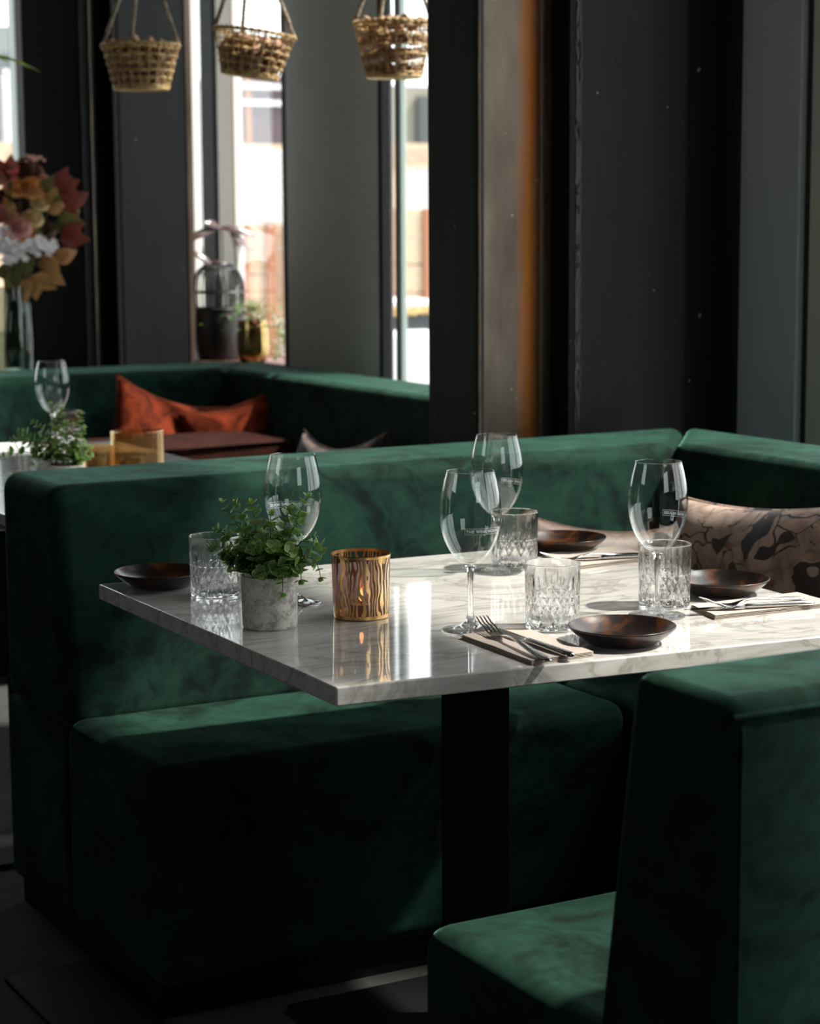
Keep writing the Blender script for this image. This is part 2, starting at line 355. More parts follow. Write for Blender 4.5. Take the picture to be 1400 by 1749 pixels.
window(6, [('window_frame', 'frame_dark', [((0.6, -3.18, 1.6), (2.6, -3.12, 1.65)), ((0.6, -3.18, 3.05), (2.6, -3.12, 3.1)), ((0.6, -3.18, 1.6), (0.65, -3.12, 3.1)), ((2.55, -3.18, 1.6), (2.6, -3.12, 3.1))])], ((0.6, -3.155, 1.6), (2.6, -3.149, 3.1)))  # unseen window behind the camera, added for soft front fill
window(7, [('window_frame', 'frame_dark', [((-3.68, 2.9, 1.9), (-3.62, 2.95, 3.0)), ((-3.68, 4.65, 1.9), (-3.62, 4.7, 3.0)), ((-3.68, 2.9, 1.9), (-3.62, 4.7, 1.95)), ((-3.68, 2.9, 2.95), (-3.62, 4.7, 3.0))])], ((-3.655, 2.9, 1.9), (-3.649, 4.7, 3.0)))  # unseen window, added to brighten surfaces facing left
# painted wall panels between the windows (trim)
b = B(); box(b, (3.19, 5.85, 0.0), (3.212, 6.545, 3.9)); bevel(b, 0.003, 1); struct('trim_1', b, M['panel'])
b = B(); box(b, (3.19, 3.80, 0.0), (3.212, 4.02, 3.9)); bevel(b, 0.003, 1); struct('trim_2', b, M['panel_blue'])
b = B(); box(b, (3.02, 6.58, 0.80), (3.35, 7.50, 0.86)); bevel(b, 0.006, 2)
struct('trim_3', b, M['sillwood'])

# ------------------------------------------------------------------ steel columns
def column(x, y, w, d, label, web='steel_web', depth=0.10, extra=None):
    e = empty('steel_column', (x, y, 0), label, 'column')
    H = 3.9
    b = B(); box(b, (0, 0, 0), (0.016, d, H)); box(b, (0.0, -0.004, 0), (0.018, 0.004, H)); obj('flange', b, M['steel_dark'], e, False)
    b = B(); tube(b, [(0.004+0.002*noise.noise((i*1.7, 0, 3)), -0.005, i*H/90) for i in range(91)], [0.003+0.0012*noise.noise((0, i*2.3, 0)) for i in range(91)], 6); obj('edge', b, M['steel_edge'], e)
    b = B(); box(b, (0.0, 0, 0), (0.016, d, H)); o = obj('flange', b, M['steel_dark'], e, False); o.location.x = w
    # web with rolled fillets into both flanges
    b = B(); pts = []
    n = 10; R = 0.022
    for i in range(n+1): a = i/n*pi/2; pts.append((0.016+R-R*cos(a) if False else 0.016+R*(1-cos(a)), depth-R+R*sin(a)))
    for i in range(n+1): a = pi/2*(1-i/n); pts.append((w-R*(1-cos(a)), depth-R+R*sin(a)))
    vs0 = [b.verts.new((p[0]-(0.05 if False else 0), p[1], 0)) for p in pts]; vs1 = [b.verts.new((p[0], p[1], H)) for p in pts]
    for i in range(len(pts)-1): b.faces.new((vs0[i], vs0[i+1], vs1[i+1], vs1[i]))
    back0 = [b.verts.new((p[0], depth+0.014, 0)) for p in (pts[0], pts[-1])]; back1 = [b.verts.new((p[0], depth+0.014, H)) for p in (pts[0], pts[-1])]
    b.faces.new((back0[0], back0[1], back1[1], back1[0]))
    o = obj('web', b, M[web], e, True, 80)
    return e
# the near column behind the front booth
column(2.455, 4.05, 0.255, 0.22, 'blackened steel H column with painted orange glow streak rising behind the front booth')
e = empty('steel_column', (2.735, 4.06, 0), 'dark blue-grey steel box column with rough welded edge beside the column with the painted glow', 'column')
b = B(); box(b, (0.005, 0.0, 0), (0.32, 0.012, 3.9)); obj('face_plate', b, M['steel_blue'], e, False)
b = B(); box(b, (0.005, 0.012, 0), (0.02, 0.22, 3.9)); box(b, (0.305, 0.012, 0), (0.32, 0.22, 3.9)); box(b, (0.005, 0.22, 0), (0.32, 0.232, 3.9)); obj('side_plate', b, M['steel_dark'], e, False)
b = B()
for k in range(4):
    tube(b, [(-0.002+0.006*noise.noise((i*0.9, k*5, 1))+0.003*k, -0.004+0.003*noise.noise((k, i*1.3, 2)), i*3.9/260) for i in range(261)], [0.0045+0.003*noise.noise((k*3, i*1.9, 0)) for i in range(261)], 6)
obj('weld_seam', b, M['weld'], e)
b = B()
for (px, py) in [(1047, 43), (1044, 103), (1084, 350), (1101, 405), (1110, 468), (1150, 560), (1123, 707), (1165, 210), (1162, 306), (1108, 380), (1104, 606)]:
    q = on_y(px, py, 4.058)-Vector((2.735, 4.06, 0)); lathe(b, [(0, -0.0014), (0.0013, 0), (0, 0.0014)], 6, c=q)
obj('weld_spatter', b, M['steel_edge'], e)
b = B(); box(b, (3.065, 4.10, 0), (3.19, 4.3, 3.9)); bevel(b, 0.004, 1)
tag(obj('steel_post', b, M['steel_dark'], None, False), 'plain black steel post filling the corner right of the blue-grey box column', 'post')
# far columns behind the rear booth
b = B(); box(b, (2.40, 7.00, 0), (2.612, 7.06, 3.9)); bevel(b, 0.004, 1)
tag(obj('steel_post', b, M['blackmetal'], None, False), 'wide plain black steel post left of the far H column behind the flowers', 'post')
column(2.622, 6.95, 0.09, 0.2, 'narrow dark steel H column behind the rear booth, left of the hanging basket with thin edge line', web='steel_dark')
e = empty('steel_column', (2.735, 6.95, 0), 'grey-blue steel box column with brown edge beside the planter window', 'column')
b = B(); box(b, (0, 0, 0), (0.255, 0.012, 3.9)); box(b, (0, 0.012, 0), (0.015, 0.2, 3.9)); obj('face_plate', b, M['steel_blue'], e, False)
b = B(); box(b, (0.255, -0.003, 0), (0.272, 0.2, 3.9)); obj('edge', b, M['steel_edge'], e, False)

# ------------------------------------------------------------------ booths
def wob(bm, amp=0.004, sc=5):
    for v in bm.verts:
        n = noise.noise_vector(v.co*sc); v.co += n*amp
def soft(name, pieces, m, parent, w=0.03, cuts=0, amp=0.0):
    bm = B()
    for bot, top in pieces:
        b2 = B(); prism(b2, bot, top)
        if cuts: pass
        bevel(b2, w, 5)
        me = bpy.data.meshes.new('tmp'); b2.to_mesh(me); b2.free(); bm.from_mesh(me); bpy.data.meshes.remove(me)
    if amp: wob(bm, amp)
    return wn(obj(name, bm, m, parent, True, 60))
def quad(x0, x1, y0, y1, z): return [(x0, y0, z), (x1, y0, z), (x1, y1, z), (x0, y1, z)]
def booth(x0, xi, xo, ys, yf, yt, yb, y_near, label, seatx):
    # ys seat front, yf backrest front at seat, yt backrest front at top, yb backrest back
    e = empty('banquette_bench', (x0, yb, 0), label, 'bench'); o = Vector((x0, yb, 0))
    sh = lambda L: [tuple(Vector(p)-o) for p in L]
    V = M['velvet']; zt = 0.88; zb = 0.425
    soft('backrest', [(sh([(x0, yf, zb), (xi+0.09, yf, zb), (xo, yb, zb), (x0, yb, zb)]), sh([(x0, yt, zt), (xi, yt, zt), (xo, yb, zt), (x0, yb, zt)]))], V, e, 0.034)
    soft('wing_backrest', [(sh([(xi-0.09, y_near, zb), (xo, y_near, zb), (xo, yb, zb), (xi-0.09, yf, zb)]), sh([(xi, y_near, zt), (xo, y_near, zt), (xo, yb, zt), (xi, yt, zt)]))], V, e, 0.026)
    soft('seat', [(sh(quad(x0, xi-0.45, ys, yf+0.03, 0.06)), sh(quad(x0, xi-0.45, ys, yf+0.03, 0.45)))], V, e, 0.035)
    soft('wing_seat', [(sh(quad(xi-0.45, xi-0.06, y_near, yf+0.03, 0.06)), sh(quad(xi-0.45, xi-0.06, y_near, yf+0.03, 0.45)))], V, e, 0.035)
    soft('rear_panel', [(sh(quad(x0, xo, yf+0.03, yb, 0.06)), sh(quad(x0, xo, yf+0.03, yb, 0.43)))], V, e, 0.012)
    b = B(); box(b, Vector((x0+0.02, ys+0.03, 0))-o, Vector((xo-0.02, yb-0.01, 0.06))-o); obj('plinth', b, M['blackmetal'], e, False)
    return e
bench1 = booth(1.262, 2.69, 2.945, 3.13, 3.54, 3.60, 3.90, 1.93, 'green velvet corner banquette behind the laid marble table', 2.2)
b = B(); box(b, (0, 0, 0), (0.10, 0.45, 0.012)); bevel(b, 0.003, 1); q = on_z(20, 1683, 0.012)
o = obj('floor_plate', b, M['blackmetal'], bench1, False); o.location = Vector((1.10, 3.02, 0))-Vector((1.262, 3.90, 0)); o.scale.x = 1.7
bench2 = booth(0.9, 2.845, 3.09, 5.90, 6.28, 6.33, 6.66, 4.35, 'green velvet corner banquette of the rear booth by the window', 2.3)
# near bench with its back to the camera
e = empty('banquette_bench', (1.275, 1.6, 0), 'green velvet bench in the right foreground with its back to the camera', 'bench'); o = Vector((1.275, 1.6, 0))
sh = lambda L: [tuple(Vector(p)-o) for p in L]
soft('backrest', [(sh([(1.27, 1.605, 0.06), (2.68, 1.605, 0.06), (2.68, 1.90, 0.06), (1.27, 1.90, 0.06)]), sh(quad(1.27, 2.68, 1.605, 1.775, 0.88)))], M['velvet'], e, 0.022)
soft('seat', [(sh(quad(1.275, 2.23, 1.80, 2.255, 0.06)), sh(quad(1.275, 2.23, 1.80, 2.255, 0.45)))], M['velvet'], e, 0.035)
b = B(); tube(b, [(0.0, 0.003, 0.862), (0.7, 0.003, 0.862), (1.40, 0.003, 0.862)], 0.003, 6); tube(b, [(0.012, 0.004, 0.1), (0.012, 0.004, 0.85)], 0.0022, 6); obj('piping', b, M['velvet'], e)
b = B(); box(b, (0.03, 0.03, 0), (0.95, 0.62, 0.06)); obj('plinth', b, M['blackmetal'], e, False)

# ------------------------------------------------------------------ cushions
def pattern_fabric(name, base, mid, dark, sc=7):
    n = N(name); v = n.coord('Object', (1, 1, 1), (0.4, 0.2, 0.6)); f = n.noise(v, sc, 5, 0.6, 1.2)
    c = n.ramp(f, [(0.32, mid), (0.55, base), (0.8, tuple(min(1, x*1.15) for x in base))])
    vo = n.a('ShaderNodeTexVoronoi', feature='DISTANCE_TO_EDGE'); vo.inputs['Scale'].default_value = sc*1.25
    dd = n.a('ShaderNodeVectorMath', operation='ADD'); nn = n.a('ShaderNodeTexNoise'); nn.inputs['Scale'].default_value = 8; n.l(v, nn.inputs['Vector'])
    sc2 = n.a('ShaderNodeVectorMath', operation='SCALE'); sc2.inputs['Scale'].default_value = 0.22; n.l(nn.outputs['Color'], sc2.inputs[0])
    n.l(v, dd.inputs[0]); n.l(sc2.outputs[0], dd.inputs[1]); n.l(dd.outputs[0], vo.inputs['Vector'])
    f2 = n.noise(v, sc*0.9, 2, 0.5, 0.5); line = n.math('LESS_THAN', vo.outputs['Distance'], 0.035); gate = n.math('GREATER_THAN', f2, 0.50)
    vc = n.a('ShaderNodeTexVoronoi'); vc.inputs['Scale'].default_value = sc*1.9; n.l(dd.outputs[0], vc.inputs['Vector'])
    sep = n.a('ShaderNodeSeparateColor'); n.l(vc.outputs['Color'], sep.inputs[0]); blot = n.math('GREATER_THAN', sep.outputs[0], 0.83)
    msk = n.math('MAXIMUM', n.math('MULTIPLY', line, gate), blot)
    c = n.mixc(n.math('MULTIPLY', msk, 0.92), c, dark); n.l(c, n.p.inputs['Base Color'])
    n.sv(Roughness=0.75, Sheen_Weight=0.35, Sheen_Roughness=0.4); n.bump(n.noise(v, 200, 2), 0.1, 0.002); return n.m
M['floral'] = pattern_fabric('blush_velvet_with_dark_branches', (0.52, 0.34, 0.26), (0.20, 0.095, 0.055), (0.016, 0.010, 0.010), 12)
M['floral_dark'] = pattern_fabric('dark_patterned_fabric', (0.030, 0.022, 0.026), (0.30, 0.16, 0.11), (0.008, 0.007, 0.008), 10)
def cushion(name, w, h, t, m, label, seed=0, sag=0.02, group=None):
    n = 30; bm = B(); grid = []
    for s in (1, -1):
        g = [[None]*(n+1) for _ in range(n+1)]
        for i in range(n+1):
            for j in range(n+1):
                u = 2*i/n-1; v = 2*j/n-1
                e = max(0, (1-u**2))**0.42*max(0, (1-v**2))**0.42
                pin = 1-0.075*(1-u*u)*abs(v)**3; pin2 = 1-0.075*(1-v*v)*abs(u)**3
                wr = 0.010*noise.noise((u*2.3+seed, v*2.3, s*1.0))*e
                z = s*(t/2*e*(1+0.15*noise.noise((u*1.3, v*1.3, seed+s))) + wr)
                p = Vector((u*w/2*pin2, v*h/2*pin, z)); p.y -= sag*(1-u*u)*(0.5+0.5*v)
                g[i][j] = p
        grid.append(g)
    ids = {}
    def vert(s, i, j):
        k = (0 if (i in (0, n) or j in (0, n)) else s, i, j)
        if k not in ids: ids[k] = bm.verts.new(grid[s][i][j])
        return ids[k]
    for s in (0, 1):
        for i in range(n):
            for j in range(n):
                bm.faces.new((vert(s, i, j), vert(s, i+1, j), vert(s, i+1, j+1), vert(s, i, j+1)))
    o = obj(name, bm, m, None, True, 180); tag(o, label, 'cushion', group)
    pi_ = B(); pts = []
    for k in range(4*n):
        a, c = divmod(k, n); i, j = [(c, 0), (n, c), (n-c, n), (0, n-c)][a]; pts.append(grid[0][i][j])
    pts.append(pts[0]); tube(pi_, pts, 0.0025, 5); obj('piping', pi_, m, o)
    return o
def place(o, loc, xdir, ydir):
    x = Vector(xdir).normalized(); y = Vector(ydir); y = (y-x*y.dot(x)).normalized(); z = x.cross(y)
    m = Matrix((x, y, z)).transposed().to_4x4(); m.translation = Vector(loc); o.matrix_world = m
c = cushion('cushion', 0.56, 0.40, 0.17, M['floral'], 'blush velvet cushion printed with dark branches, leaning on the right wing beside the table', 3, 0.012)
place(c, (2.53, 3.10, 0.632), (0.10, -1, 0.10), (0.30, 0, 1))
M['brown_cloth'] = wick('dusty_brown_cloth', (0.070, 0.040, 0.027), (0.13, 0.078, 0.055))
c = cushion('cushion', 0.44, 0.33, 0.13, M['brown_cloth'], 'dusty brown cushion slumped on the seat behind the back plate', 9, 0.025)
place(c, (2.40, 3.41, 0.602), (1, -0.1, -0.10), (0, 0.30, 1))
c = cushion('cushion', 0.40, 0.36, 0.13, M['rust_velvet'], 'rust velvet cushion with raised left corner, left of the two in the rear booth', 5, 0.03)
place(c, (2.54, 6.12, 0.665), (1, 0.0, -0.32), (0.34, 0.38, 1))
c = cushion('cushion', 0.40, 0.36, 0.13, M['rust_velvet'], 'rust velvet cushion with raised right corner, right of the two in the rear booth', 6, 0.03)
place(c, (2.80-0.02, 5.98, 0.655), (1, -0.25, 0.30), (-0.25, 0.38, 1))
c = cushion('cushion', 0.46, 0.34, 0.12, M['floral_dark'], 'dark patterned cushion with brown corners against the right wing of the rear booth', 11, 0.05)
place(c, (2.72, 5.30, 0.60), (0.1, -1, 0.08), (0.35, 0, 1))
e = empty('seat_pad', (2.1, 5.62, 0.45), 'brown leather seat pad under the rust cushions in the rear booth', 'seat pad')
soft('pad', [(quad(-0.10, 0.68, 0.0, 0.40, 0.0), quad(-0.10, 0.66, 0.02, 0.38, 0.255))], M['leather'], e, 0.02)
b = B(); tube(b, [(-0.09, 0.018, 0.25), (0.3, 0.012, 0.246), (0.64, 0.018, 0.25)], 0.005, 6); obj('piping', b, M['leather'], e)

# ------------------------------------------------------------------ tables
TZ = 0.75
FL = on_z(574, 1174, TZ); BL = on_z(168, 997.4, TZ); BR = on_z(1004, 925, TZ); 
FR = on_z(1400, 1087, TZ); RM = on_z(1400, 1031, TZ)
dF = (FR-FL).normalized(); dR = (RM-on_z(1063, 943, TZ)).normalized()
def isect(p, d, q, e2):
    den = d.x*e2.y-d.y*e2.x; t = ((q.x-p.x)*e2.y-(q.y-p.y)*e2.x)/den; return p+d*t
FR = isect(FL, dF, RM, dR)
def table(corners, label, legx, legy, base=True):
    c0 = sum(corners, Vector())/4; e = empty('restaurant_table', (c0.x, c0.y, 0), label, 'table')
    off = Vector((c0.x, c0.y, 0)); bm = B(); prism(bm, [p-off-Vector((0, 0, 0.027)) for p in corners], [p-off for p in corners]); bevel(bm, 0.003, 2)
    wn(obj('tabletop', bm, M['marble'], e, True, 60))
    bm = B(); box(bm, (legx[0]-off.x, legy[0]-off.y, 0.012), (legx[1]-off.x, legy[1]-off.y, TZ-0.04)); bevel(bm, 0.002, 1); obj('leg', bm, M['blackmetal'], e, False)
    bm = B(); mx = sum(legx)/2-off.x; my = sum(legy)/2-off.y; box(bm, (mx-0.2, my-0.2, TZ-0.04), (mx+0.2, my+0.2, TZ-0.027)); obj('top_bracket', bm, M['blackmetal'], e, False)
    bm = B(); box(bm, (mx-0.24, my-0.24, 0), (mx+0.24, my+0.24, 0.012)); bevel(bm, 0.003, 1); obj('base_plate', bm, M['blackmetal'], e, False)
    return e
table([FL, FR, BR, BL], 'grey-white marble table laid for four, centre of the picture', (1.68, 1.767), (2.81, 2.888))
table([Vector((1.365, 4.02, TZ)), Vector((2.12, 4.02, TZ)), Vector((2.12, 5.50, TZ)), Vector((1.365, 5.50, TZ))], 'marble table of the rear booth at left edge, holding amber candle glasses', (1.42, 1.50), (4.3, 4.38))

# ------------------------------------------------------------------ tableware
def catmull(pts, n=5):
    out = []
    for i in range(len(pts)-1):
        p0 = pts[max(i-1, 0)]; p1 = pts[i]; p2 = pts[i+1]; p3 = pts[min(i+2, len(pts)-1)]
        for k in range(n):
            t = k/n; out.append(tuple(0.5*((2*b_)+(-a+c_)*t+(2*a-5*b_+4*c_-d)*t*t+(-a+3*b_-3*c_+d)*t**3) for a, b_, c_, d in zip(p0, p1, p2, p3)))
    return out+[pts[-1]]
BOWL = [(0.0075, 0.1015), (0.019, 0.108), (0.031, 0.122), (0.0405, 0.142), (0.0455, 0.164), (0.0467, 0.184), (0.0448, 0.204), (0.0408, 0.225), (0.0363, 0.2425)]
bp = catmull(BOWL, 6)
def rad_at(z):
    for (r1, z1), (r2, z2) in zip(bp, bp[1:]):
        if z1 <= z <= z2: return r1+(r2-r1)*(z-z1)/(z2-z1)
    return bp[-1][0]
def wine_meshes():
    bm = B(); inner = [(max(r-0.0011, 0.0), z+(0.0022 if i < 8 else 0)) for i, (r, z) in enumerate(bp)]
    lathe(bm, [(0, 0.1000)]+bp+[(0.0362, 0.2432), (0.0356, 0.2427)]+inner[::-1][1:]+[(0, 0.1040)], 64)
    bowl = obj('bowl', bm, M['bowl_glass'], None, True, 180); COL.objects.unlink(bowl)
    bm = B(); st = catmull([(0.0095, 0.1012), (0.0060, 0.094), (0.0042, 0.078), (0.0038, 0.055), (0.0042, 0.034), (0.0065, 0.020), (0.0095, 0.0145)], 5)
    lathe(bm, [(0, 0.1012)]+st+[(0, 0.0145)], 32); stem = obj('stem', bm, M['stem_glass'], None, True, 60); COL.objects.unlink(stem)
    bm = B(); ft = catmull([(0.0095, 0.0145), (0.018, 0.0088), (0.030, 0.0048), (0.0425, 0.0026), (0.0445, 0.0014), (0.0440, 0.0002)], 5)
    lathe(bm, [(0, 0.0145)]+ft+[(0, 0.0002)], 64); foot = obj('foot', bm, M['stem_glass'], None, True, 50); COL.objects.unlink(foot)
    return bowl.data, stem.data, foot.data
WM = wine_meshes()
def text_mesh(s, size):
    cu = bpy.data.curves.new('txt', 'FONT'); cu.body = s; cu.size = size; cu.resolution_u = 3; cu.offset = size*0.045; cu.space_character = 1.12
    o = bpy.data.objects.new('txt', cu); COL.objects.link(o); bpy.context.view_layer.update()
    me = bpy.data.meshes.new_from_object(o.evaluated_get(bpy.context.evaluated_depsgraph_get())); COL.objects.unlink(o); bpy.data.objects.remove(o); return me
TXT = text_mesh('THE WINE HOUSE', 0.0062)
def logo_bm(start_deg):
    bm = B(); bm.from_mesh(TXT); bmesh.ops.triangulate(bm, faces=bm.faces)
    xs = [v.co.x for v in bm.verts]; w = max(xs)-min(xs); k = 0.0585/w; ys = [v.co.y for v in bm.verts]; y0 = min(ys)
    for v in bm.verts: v.co.x = (v.co.x-min(xs))*k+0.002; v.co.y = (v.co.y-y0)+0.0022
    for a, c in [((0, 0), (0.0625, 0.0005)), ((0, 0.0087), (0.0625, 0.0092)), ((0, 0), (0.0005, 0.0092)), ((0.0620, 0), (0.0625, 0.0092))]:
        n = 40 if c[0]-a[0] > 0.01 else 1
        for i in range(n):
            xa = a[0]+(c[0]-a[0])*i/n; xb = a[0]+(c[0]-a[0])*(i+1)/n
            bm.faces.new([bm.verts.new(p) for p in ((xa, a[1], 0), (xb, a[1], 0), (xb, c[1], 0), (xa, c[1], 0))])
    for v in bm.verts:
        z = 0.1525+v.co.y; r = rad_at(z)+0.0002; a = radians(start_deg)+v.co.x/0.0465
        v.co = Vector((r*cos(a), r*sin(a), z))
    return bm
def view_ang(p): return atan2(-p.y, -p.x)   # direction from the thing towards the camera
def wine_glass(p, label, start=None):
    e = empty('wine_glass', p, label, 'wine glass', 'stemmed wine glasses on the laid tables')
    for nm, me in zip(('bowl', 'stem', 'foot'), WM): link(bpy.data.objects.new(nm, me), e)
    if start is not None: obj('printed_logo', logo_bm(math.degrees(view_ang(p))+start), M['white_print'], e, False)['label'] = 'white boxed lettering'
    return e
wine_glass(on_z(803.5, 1077, TZ), 'front wine glass with THE WINE lettering facing the camera, by the fork', -11)
wine_glass(on_z(848, 977, TZ), 'wine glass standing behind the crystal tumbler, top against the green backrest, middle of table', 92)
wine_glass(on_z(503, 1031, TZ), 'wine glass standing behind the potted plant', 162)
wine_glass(on_z(1121, 1052, TZ), 'wine glass in front of the patterned cushion, right side of table', 93)
wine_glass(on_z(88, 617, TZ+0.2425)-Vector((0, 0, 0.2425)), 'wine glass on the rear table behind the leafy plant')

def tumbler_mesh():
    bm = B(); H = 0.100; seg = 144; prof = []
    nz = 56; R = 0.0425
    for i in range(nz+1):
        z = 0.002+(H-0.002)*i/nz; prof.append((0.0405+0.002*(z/H), z))
    def cut(r, z, a, k):
        if k < 2 or k > nz+2: return r
        N_ = 12; u = a/(2*pi)*N_; g = 0
        zz = z/0.0215*1.0
        if z < 0.054 and z > 0.006:
            for s in (1, -1):
                f = (u+s*zz*0.5) % 1.0; d = min(f, 1-f); g = max(g, max(0, 1-d/0.17))
                f2 = (u+s*zz*0.5+0.5) % 1.0; d2 = min(f2, 1-f2); g = max(g, 0.5*max(0, 1-d2/0.07))
            # flat diamonds get a small star cut
        elif z >= 0.054:
            f = (u*2) % 1.0; d = min(f, 1-f); top = 0.088 if int(u*2+0.5) % 2 == 0 else 0.074
            t = max(0, min(1, (top-z)/(top-0.054))); g = max(0, 1-d/(0.05+0.30*t))*min(1, t*2.5)
            g *= 0.8
        return r-0.0024*g
    outer = prof
    inner = [(0.0388, H-0.001), (0.0386, 0.085), (0.038, 0.05), (0.0372, 0.024), (0.034, 0.0165), (0.02, 0.0150), (0, 0.0148)]
    lathe(bm, [(0, 0.0025), (0.03, 0.0022), (0.0395, 0.0)]+outer[1:]+[(0.0422, H+0.0008), (0.0405, H+0.0014), (0.0392, H+0.0006)]+inner, seg, fn=cut)
    o = obj('t', bm, M['crystal'], None, True, 16); me = o.data; me.name = 'cut_tumbler'; COL.objects.unlink(o); return me
TM = tumbler_mesh()
def tumbler(p, label, rz=0):
    o = bpy.data.objects.new('crystal_tumbler', TM); link(o); o.location = p; o.rotation_euler.z = rz
    tag(o, label, 'tumbler', 'cut crystal tumblers on the tables')
tumbler(on_z(368, 1017, TZ), 'cut crystal tumbler left of the potted plant', 0.1)
tumbler(on_z(943, 1073, TZ), 'cut crystal tumbler in front, beside the front dark plate', 0.25)
tumbler(on_z(878, 969, TZ), 'cut crystal tumbler at the back, between the back wine glass and back plate', 0.0)
tumbler(on_z(1134, 1034, TZ), 'cut crystal tumbler behind the right wine glass', 0.4)
tumbler(on_z(113, 703, TZ+0.1)-Vector((0, 0, 0.1)), 'crystal tumbler on the rear table behind the plant leaves')

def plate_mesh():
    bm = B(); prof = [(0, 0.001), (0.040, 0.001), (0.046, 0.0), (0.055, 0.005), (0.068, 0.014), (0.0785, 0.0235), (0.0800, 0.0262), (0.0788, 0.0272), (0.0765, 0.0255), (0.066, 0.0165), (0.052, 0.0085), (0.035, 0.0058), (0, 0.0055)]
    lathe(bm, catmull(prof, 3), 96, fn=lambda r, z, a, k: r*(1+0.012*sin(2*a+0.6)+0.007*sin(3*a+1)+0.004*sin(5*a)))
    o = obj('p', bm, M['plate'], None, True, 60); me = o.data; me.name = 'dark_side_plate'; COL.objects.unlink(o); return me
PM = plate_mesh()
def plate_(p, label, rz, s=1.0):
    o = bpy.data.objects.new('side_plate', PM); link(o); o.location = p; o.rotation_euler.z = rz; o.scale = (s, s, 1)
    tag(o, label, 'plate', 'dark side plates round the table')
plate_(on_z(1062, 1098, TZ), 'dark stoneware plate nearest the camera at the front edge of the table', 0.2)
plate_(on_z(274, 1001, TZ), 'dark stoneware plate on the far left corner of the table', 1.4, 0.98)
plate_(on_z(962, 940, TZ), 'dark stoneware plate at the back in front of the slumped brown cushion', 2.2)
plate_(on_z(1231, 1014, TZ), 'dark stoneware plate in front of the large patterned cushion on the right', 3.3)

# napkins
def napkin_obj(corners, label, seed):
    c0 = sum(corners, Vector())/4; bm = B(); n = 14
    for L in range(4):
        g = {}
        for side in (0, 1):
            for i in range(n+1):
                for j in range(n+1):
                    u, v = i/n, j/n; p = (corners[0]*(1-u)+corners[1]*u)*(1-v)+(corners[3]*(1-u)+corners[2]*u)*v
                    s = 1-0.012*L*noise.noise((seed, L, 0))-0.006*L
                    q = (p-c0)*s; lift = 0.0022*L*(1 if True else 0)
                    edge = max(abs(2*u-1), abs(2*v-1))**5
                    z = 0.0006+L*0.0013+side*0.0007+edge*0.0006*L+0.0008*noise.noise((u*3+seed, v*3, L*2.0))*min(1, L)
                    g[(side, i, j)] = bm.verts.new((q.x, q.y, max(z, 0.0004+side*0.0007+L*0.0011)))
        for i in range(n):
            for j in range(n):
                bm.faces.new([g[(1, *k)] for k in ((i, j), (i+1, j), (i+1, j+1), (i, j+1))]); bm.faces.new([g[(0, *k)] for k in ((i, j+1), (i+1, j+1), (i+1, j), (i, j))])
        for i in range(n):
            for (a, c) in (((i, 0), (i+1, 0)), ((n, i), (n, i+1)), ((i+1, n), (i, n)), ((0, i+1), (0, i))):
                bm.faces.new((g[(0, *a)], g[(0, *c)], g[(1, *c)], g[(1, *a)]))
    o = obj('paper_napkin', bm, M['napkin'], None, True, 50); o.location = (c0.x, c0.y, TZ); tag(o, label, 'napkin', 'kraft napkins at each setting'); return o
z7 = TZ
NF = [on_z(x, y, z7) for x, y in ((786, 1091), (908, 1137), (1015, 1121), (893, 1078))]
NR = [on_z(x, y, z7) for x, y in ((1178, 1040), (1220, 1059), (1425, 1036), (1362, 1018))]
NB = [on_z(x, y, z7) for x, y in ((926, 952), (984, 974), (1115, 957), (1062, 937))]
napkin_obj(NF, 'folded kraft paper napkin at the front edge under fork and knife', 1)
napkin_obj(NR, 'folded kraft paper napkin on the right side, under cutlery, by the patterned cushion', 2)
napkin_obj(NB, 'folded kraft paper napkin at the back beside the back dark plate', 3)

def fork_bm():
    head, hand = B(), B(); L = 0.195
    def zc(s):  # height of the centre line from tip (s=0) to end
        k = [(0, 0.020), (0.02, 0.012), (0.042, 0.0045), (0.058, 0.0030), (0.075, 0.0085), (0.09, 0.0110), (0.12, 0.0090), (0.16, 0.0050), (0.195, 0.0030)]
        for (a, za), (b_, zb_) in zip(k, k[1:]):
            if a <= s <= b_: t = (s-a)/(b_-a); t = t*t*(3-2*t); return za+(zb_-za)*t
        return 0.003
    for q in range(4):
        y = (q-1.5)*0.0062; pts = [(s, y*(0.92+0.08*s/0.048), zc(s)) for s in [0.048*i/10 for i in range(11)]]
        tube(head, pts, [0.0006]+[0.0011+0.0006*i/10 for i in range(10)], 8)
    def loft(bm, secs):
        rings = []
        for s, w, t in secs:
            z = zc(s); ring = []
            for k in range(12):
                a = 2*pi*k/12; cx = cos(a); sx = sin(a); ring.append(bm.verts.new((s, w*math.copysign(abs(cx)**0.8, cx), z+t*sx+(0.0018*(cx*cx) if s < 0.068 else 0))))
            rings.append(ring)
        for a, c in zip(rings, rings[1:]):
            for k in range(12): bm.faces.new((a[k], a[(k+1) % 12], c[(k+1) % 12], c[k]))
        bm.faces.new(rings[0][::-1]); bm.faces.new(rings[-1])
    loft(head, [(0.040, 0.0110, 0.0012), (0.046, 0.0118, 0.0013), (0.054, 0.0115, 0.0013), (0.062, 0.0085, 0.0014), (0.070, 0.0045, 0.0016), (0.078, 0.0032, 0.0020)])
    loft(hand, [(0.078, 0.0032, 0.0020), (0.095, 0.0034, 0.0020), (0.12, 0.0048, 0.0020), (0.15, 0.0068, 0.0022), (0.18, 0.0082, 0.0024), (0.190, 0.0080, 0.0023), (0.1945, 0.0060, 0.0020), (0.1965, 0.003, 0.001)])
    return head, hand
